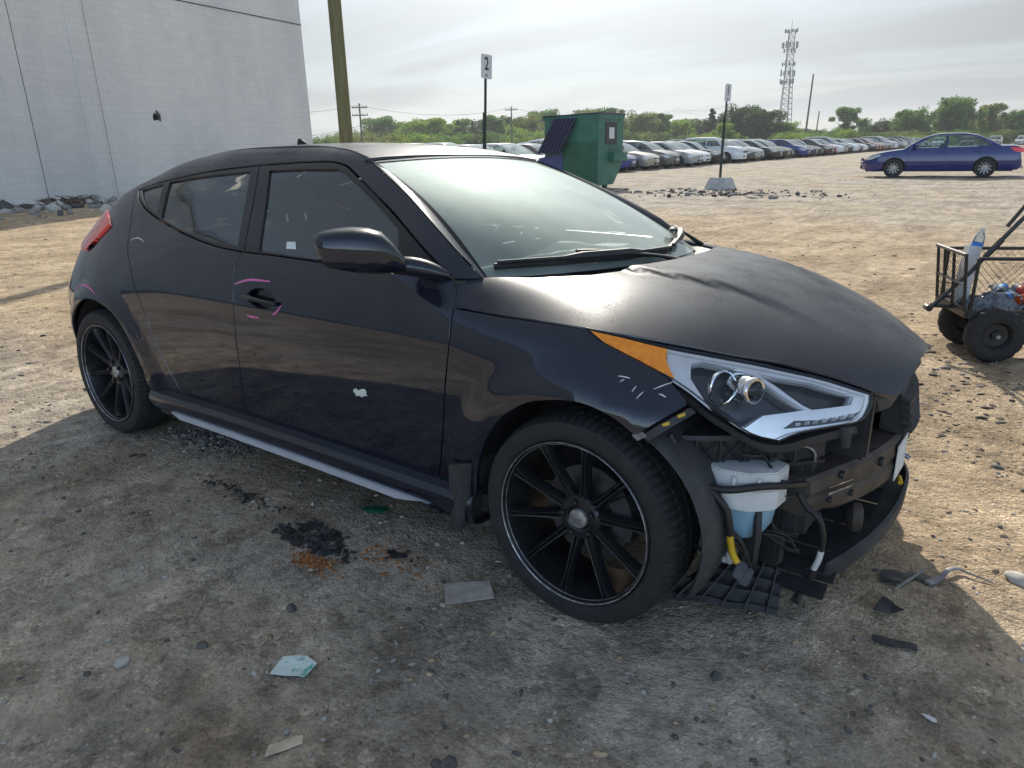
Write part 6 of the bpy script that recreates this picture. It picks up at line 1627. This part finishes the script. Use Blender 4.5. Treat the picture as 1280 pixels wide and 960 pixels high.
# crumpled foil-like plastic wrap
mb = MB(); n = 22; V = []
for i in range(n):
    for j in range(n):
        u, v = i / (n - 1) - .5, j / (n - 1) - .5
        V.append((u * .34, v * .26, .05 * mnoise.noise((u * 9, v * 9, 2)) + .03 * mnoise.noise((u * 21, v * 21, 5)) + .075 * math.exp(-(u * u + v * v) * 9)))
mb.add(V, [(i * n + j, (i + 1) * n + j, (i + 1) * n + j + 1, i * n + j + 1) for i in range(n - 1) for j in range(n - 1)])
o = mb.build("plastic_wrap", plain("grey_plastic_film", (.16, .17, .19), rough=.22, var=.6, scale=18)); o.location = ct.location + Matrix.Rotation(math.atan2(e1.y, e1.x), 3, 'Z') @ Vector((.03, .2, zf)); o.rotation_euler = (0, 0, math.atan2(e1.y, e1.x))
tag(o, "crumpled grey plastic sheet on the floor of the cart", "plastic sheet")

# ------------------------------------------------------------------ litter on the ground
def flat(name, x, y, outline, mat, label, cat, rz=0, th=.003, curl=.006, lift=.002):
    pts = resample(outline, .02)
    z0 = gz(x, y)
    P = np.array(pts); s_ = .018; lo, hi = P.min(0), P.max(0)
    G = np.array([(u, v) for u in np.arange(lo[0], hi[0], s_) for v in np.arange(lo[1], hi[1], s_)]).reshape(-1, 2)
    G = G[inside(pts, G) & (edge_dist(pts, G) > s_ * .4)] if len(G) else G
    V2 = [Vector(p) for p in pts] + [Vector(g) for g in G]; E = [(i, (i + 1) % len(pts)) for i in range(len(pts))]
    rs = delaunay_2d_cdt(V2, E, [], 0, 1e-6); vs2 = [tuple(v) for v in rs[0]]; fs = [tuple(f) for f in rs[2]]
    cen = np.array([np.mean([vs2[i] for i in f], axis=0) for f in fs]); ok = inside(pts, cen); fs = [f for f, k in zip(fs, ok) if k]
    zf_ = [curl * (1 + mnoise.noise((a * 30 + x * 7, b * 30 + y * 3, 1))) + curl * 6 * (a * a + b * b) / max(.01, (hi - lo).max()) for a, b in vs2]
    mb = MB(); k = len(vs2); bd = {}
    for f in fs:
        for i in range(3): bd[(f[i], f[(i + 1) % 3])] = 1
    mb.add([(a, b, z + th) for (a, b), z in zip(vs2, zf_)] + [(a, b, z) for (a, b), z in zip(vs2, zf_)], fs + [tuple(i + k for i in f[::-1]) for f in fs] + [(b_, a_, a_ + k, b_ + k) for (a_, b_) in bd if (b_, a_) not in bd])
    o = mb.build(name, mat, smooth=35); o.location = (x, y, z0 + lift); o.rotation_euler = (0, 0, rz); tag(o, label, cat); return o
def blob_out(rx, ry, n=9, j=.3, seed=0):
    rg = random.Random(seed); return [(rx * math.cos(6.283 * k / n) * rg.uniform(1 - j, 1 + j), ry * math.sin(6.283 * k / n) * rg.uniform(1 - j, 1 + j)) for k in range(n)]
GPAPER, t, b = new_mat("green_printed_paper"); setp(b, rough=.7)
t.links.new(ramp(t, tex_noise(t, 34, 3, .5), [(.42, (.62, .74, .70)), (.55, (.70, .78, .76)), (.70, (.12, .45, .33))]), b.inputs["Base Color"])
flat("printed_paper", -.50, -1.47, [(-.052, -.036), (.045, -.042), (.060, .012), (.022, .042), (-.045, .034)], GPAPER, "torn pale paper with green print lying on the dirt", "paper", R(30), .001, .005)
flat("wood_chip", -.30, -1.655, [(-.045, -.012), (.04, -.016), (.046, .006), (-.03, .016)], plain("pale_chip", (.55, .47, .34), rough=.8), "small pale wood chip in the shaded foreground dirt", "chip", R(65), .006, .003)
flat("green_wrapper", -.95, -.73, [(-.06, -.02), (0, -.035), (.06, -.01), (.03, .03), (-.03, .025)], plain("green_plastic", (.02, .16, .08), rough=.4), "crumpled green wrapper under the sill", "wrapper", R(15), .001, .012)
flat("plastic_tile", -.33, -.94, [(-.07, -.055), (.08, -.04), (.07, .055), (-.075, .05)], plain("grey_blue_plastic", (.42, .385, .33), rough=.85), "flat grey plastic square beside the front tyre", "plastic piece", R(40), .003, .002)
flat("plastic_shard", .74, -.30, [(-.04, -.03), (.045, -.02), (.0, .055)], GREYPL, "triangular grey plastic shard on the shaded ground", "shard", R(20), .003, .012)
flat("plastic_strip", .79, -.46, [(-.055, -.012), (.055, -.012), (.055, .014), (-.055, .012)], GREYPL, "flat dark plastic strip ahead of the car", "strip", R(10), .006, .004)
flat("leaf_scrap", .80, -.05, blob_out(.045, .022, 9, .25, 4), PLASTIC, "dark oval plastic scrap beside the metal bracket", "scrap", R(20), .003, .006)
flat("tar_scrap", .73, -.10, blob_out(.05, .035, 11, .35, 6), PLASTIC, "ragged dark scrap by the thin stick", "scrap", R(50), .003, .01)
flat("pale_shard", .91, -.71, blob_out(.018, .008, 6, .2, 8), WHITEPL, "tiny white shard near the shadow edge", "shard", R(-20), .002, .002)
mb = MB(); mb.tube([(-.085, -.02, .006), (0, 0, .014), (.095, .03, .008)], [.005, .006, .004], 6); o = mb.build("stick", plain("grey_stick", (.24, .22, .2), rough=.8)); o.location = (.775, -.085, gz(.775, -.085)); o.rotation_euler = (0, 0, R(55)); tag(o, "thin grey stick on the ground ahead of the car", "stick")
mb = MB()
mb.tube(curve([(-.095, -.02, .012), (-.04, .0, .014), (.01, .035, .018), (.05, .045, .014), (.07, .03, .008)], 4), [.013] * 4 + [.009] * 9 + [.006] * 4, 8, flat=.5); mb.tube([(.055, .04, .012), (.115, -.03, .006)], .003, 5)
o = mb.build("metal_bracket", plain("dull_bracket_steel", (.22, .22, .22), rough=.6, metal=.3, var=.4), smooth=50); o.location = (.88, .0, gz(.88, .0)); o.rotation_euler = (0, 0, R(40)); tag(o, "bent grey metal bracket lying in the car's shadow", "bracket")
def lump(name, x, y, s_, mat, label, cat, sc=(1, .8, .6), seed=1):
    bm = bmesh.new(); bmesh.ops.create_icosphere(bm, subdivisions=3, radius=s_)
    for v in bm.verts:
        v.co *= 1 + .28 * mnoise.noise(v.co * (2.2 / s_ * .5) + Vector((seed, seed * 2, 0))); v.co = Vector((v.co.x * sc[0], v.co.y * sc[1], v.co.z * sc[2]))
    me_ = bpy.data.meshes.new(name); bm.to_mesh(me_); bm.free(); me_.materials.append(mat); me_.polygons.foreach_set("use_smooth", [True] * len(me_.polygons))
    o = link(name, me_); o.location = (x, y, gz(x, y) + s_ * sc[2] * .55); o.rotation_euler = (0, 0, seed); tag(o, label, cat); return o
lump("stone", -.90, -1.73, .022, ST[3], "pale stone at the edge of the shaded dirt", "stone", seed=2)
lump("tar_lump", .03, -1.49, .016, ST[2], "smaller of two black lumps lying together in the foreground", "lump", seed=3)
lump("tar_lump", .055, -1.475, .021, ST[2], "larger of two black lumps lying together in the foreground", "lump", seed=5)
lump("dark_clod", -.72, -1.31, .018, ST[2], "dark clod between the paper and the black debris heap", "clod", seed=6)
lump("dark_clod", -.79, -1.56, .016, ST[2], "small dark clod near the pale stone", "clod", seed=7)
lump("dark_clod", .44, -.87, .018, ST[2], "dark clod on the ground in front of the front tyre", "clod", seed=8)
lump("pale_block", 1.05, .12, .035, ST[3], "pale stone just outside the shadow of the bonnet", "stone", (1.2, .8, .5), seed=9)
# heap of broken black plastic with rust-coloured crumbs beside it
hp_ = empty("plastic_heap", (-1.02, -1.0, gz(-1.02, -1.0))); tag(hp_, "heap of crumbled black plastic on the ground below the door", "debris heap")
rg = random.Random(12)
for k in range(90):
    a = rg.uniform(0, 6.283); q = math.sqrt(rg.random()); x, y = .15 * q * math.cos(a) + .03 * rg.gauss(0, 1), .085 * q * math.sin(a)
    s_ = rg.uniform(.008, .024); mb = MB(); mb.box((x, y, .012 * (1 - q) + .006), (s_ * rg.uniform(.8, 2.2), s_, s_ * .35), Matrix.Rotation(rg.uniform(0, 3.1), 3, 'Z') @ Matrix.Rotation(rg.uniform(-.6, .6), 3, 'X')); mb.build("fragment", PLASTIC if k % 3 else GREYPL, hp_)
for (cx_, cy_, sx2, nn_) in ((-.86, -1.02, .05, 26), (-.66, -.90, .035, 12)):
    h2 = empty("plastic_fragments", (cx_, cy_, gz(cx_, cy_))); tag(h2, "small cluster of black crumbs next to the black plastic heap" if nn_ > 20 else "few black crumbs near the orange crumbs", "debris")
    for k in range(nn_):
        x, y = rg.gauss(0, sx2), rg.gauss(0, sx2 * .5); s_ = rg.uniform(.006, .018); mb = MB(); mb.box((x, y, .005), (s_ * 1.6, s_, s_ * .4), Matrix.Rotation(rg.uniform(0, 3.1), 3, 'Z') @ Matrix.Rotation(rg.uniform(-.5, .5), 3, 'X')); mb.build("fragment", PLASTIC, h2)
def pl_rust():
    return (-.88 + random.gauss(0, .05), -1.10 + random.gauss(0, .022)) if random.random() < .7 else (-.66 + random.gauss(0, .09), -.93 + random.gauss(0, .04))
tag(scatter("rust_crumbs", [plain("rust_orange", (.40, .17, .05), rough=.9, var=.4), plain("rust_brown", (.24, .10, .035), rough=.9, var=.4)], 520, pl_rust, lambda: .0025 + .006 * random.random() ** 2, flat=(.3, .6)), "orange rusty crumbs beside the black plastic heap", "crumbs", kind="stuff")
def pl_s(): return -1.55 + random.gauss(0, .16), -.93 + random.gauss(0, .02) - 0
tag(scatter("rubber_crumbs", [PLASTIC], 160, pl_s, lambda: .003 + .008 * random.random() ** 2, flat=(.3, .6)), "streak of black crumbs on the dirt beside the sill", "crumbs", kind="stuff")
def pl_a(): return -2.15 + random.gauss(0, .14), -.66 + random.gauss(0, .05)
tag(scatter("gravel_patch", [ST[2], ST[0]], 420, pl_a, lambda: .004 + .010 * random.random() ** 2, flat=(.4, .8)), "patch of dark gravel under the rear of the sill", "gravel", kind="stuff")

# ------------------------------------------------------------------ hazy air over the whole yard
hz_m = bpy.data.materials.new("hazy_air"); hz_m.use_nodes = True
t = hz_m.node_tree; t.nodes.clear()
o_ = t.nodes.new("ShaderNodeOutputMaterial"); pv = t.nodes.new("ShaderNodeVolumePrincipled")
pv.inputs["Color"].default_value = (.86, .90, .96, 1); pv.inputs["Density"].default_value = .0005; pv.inputs["Anisotropy"].default_value = .3
t.links.new(pv.outputs[0], o_.inputs["Volume"])
mb = MB(); mb.box((0, 150, 24.5), (2300, 2500, 52))
hzo = mb.build("haze", hz_m); tag(hzo, "thin haze filling the air", "haze", kind="stuff")
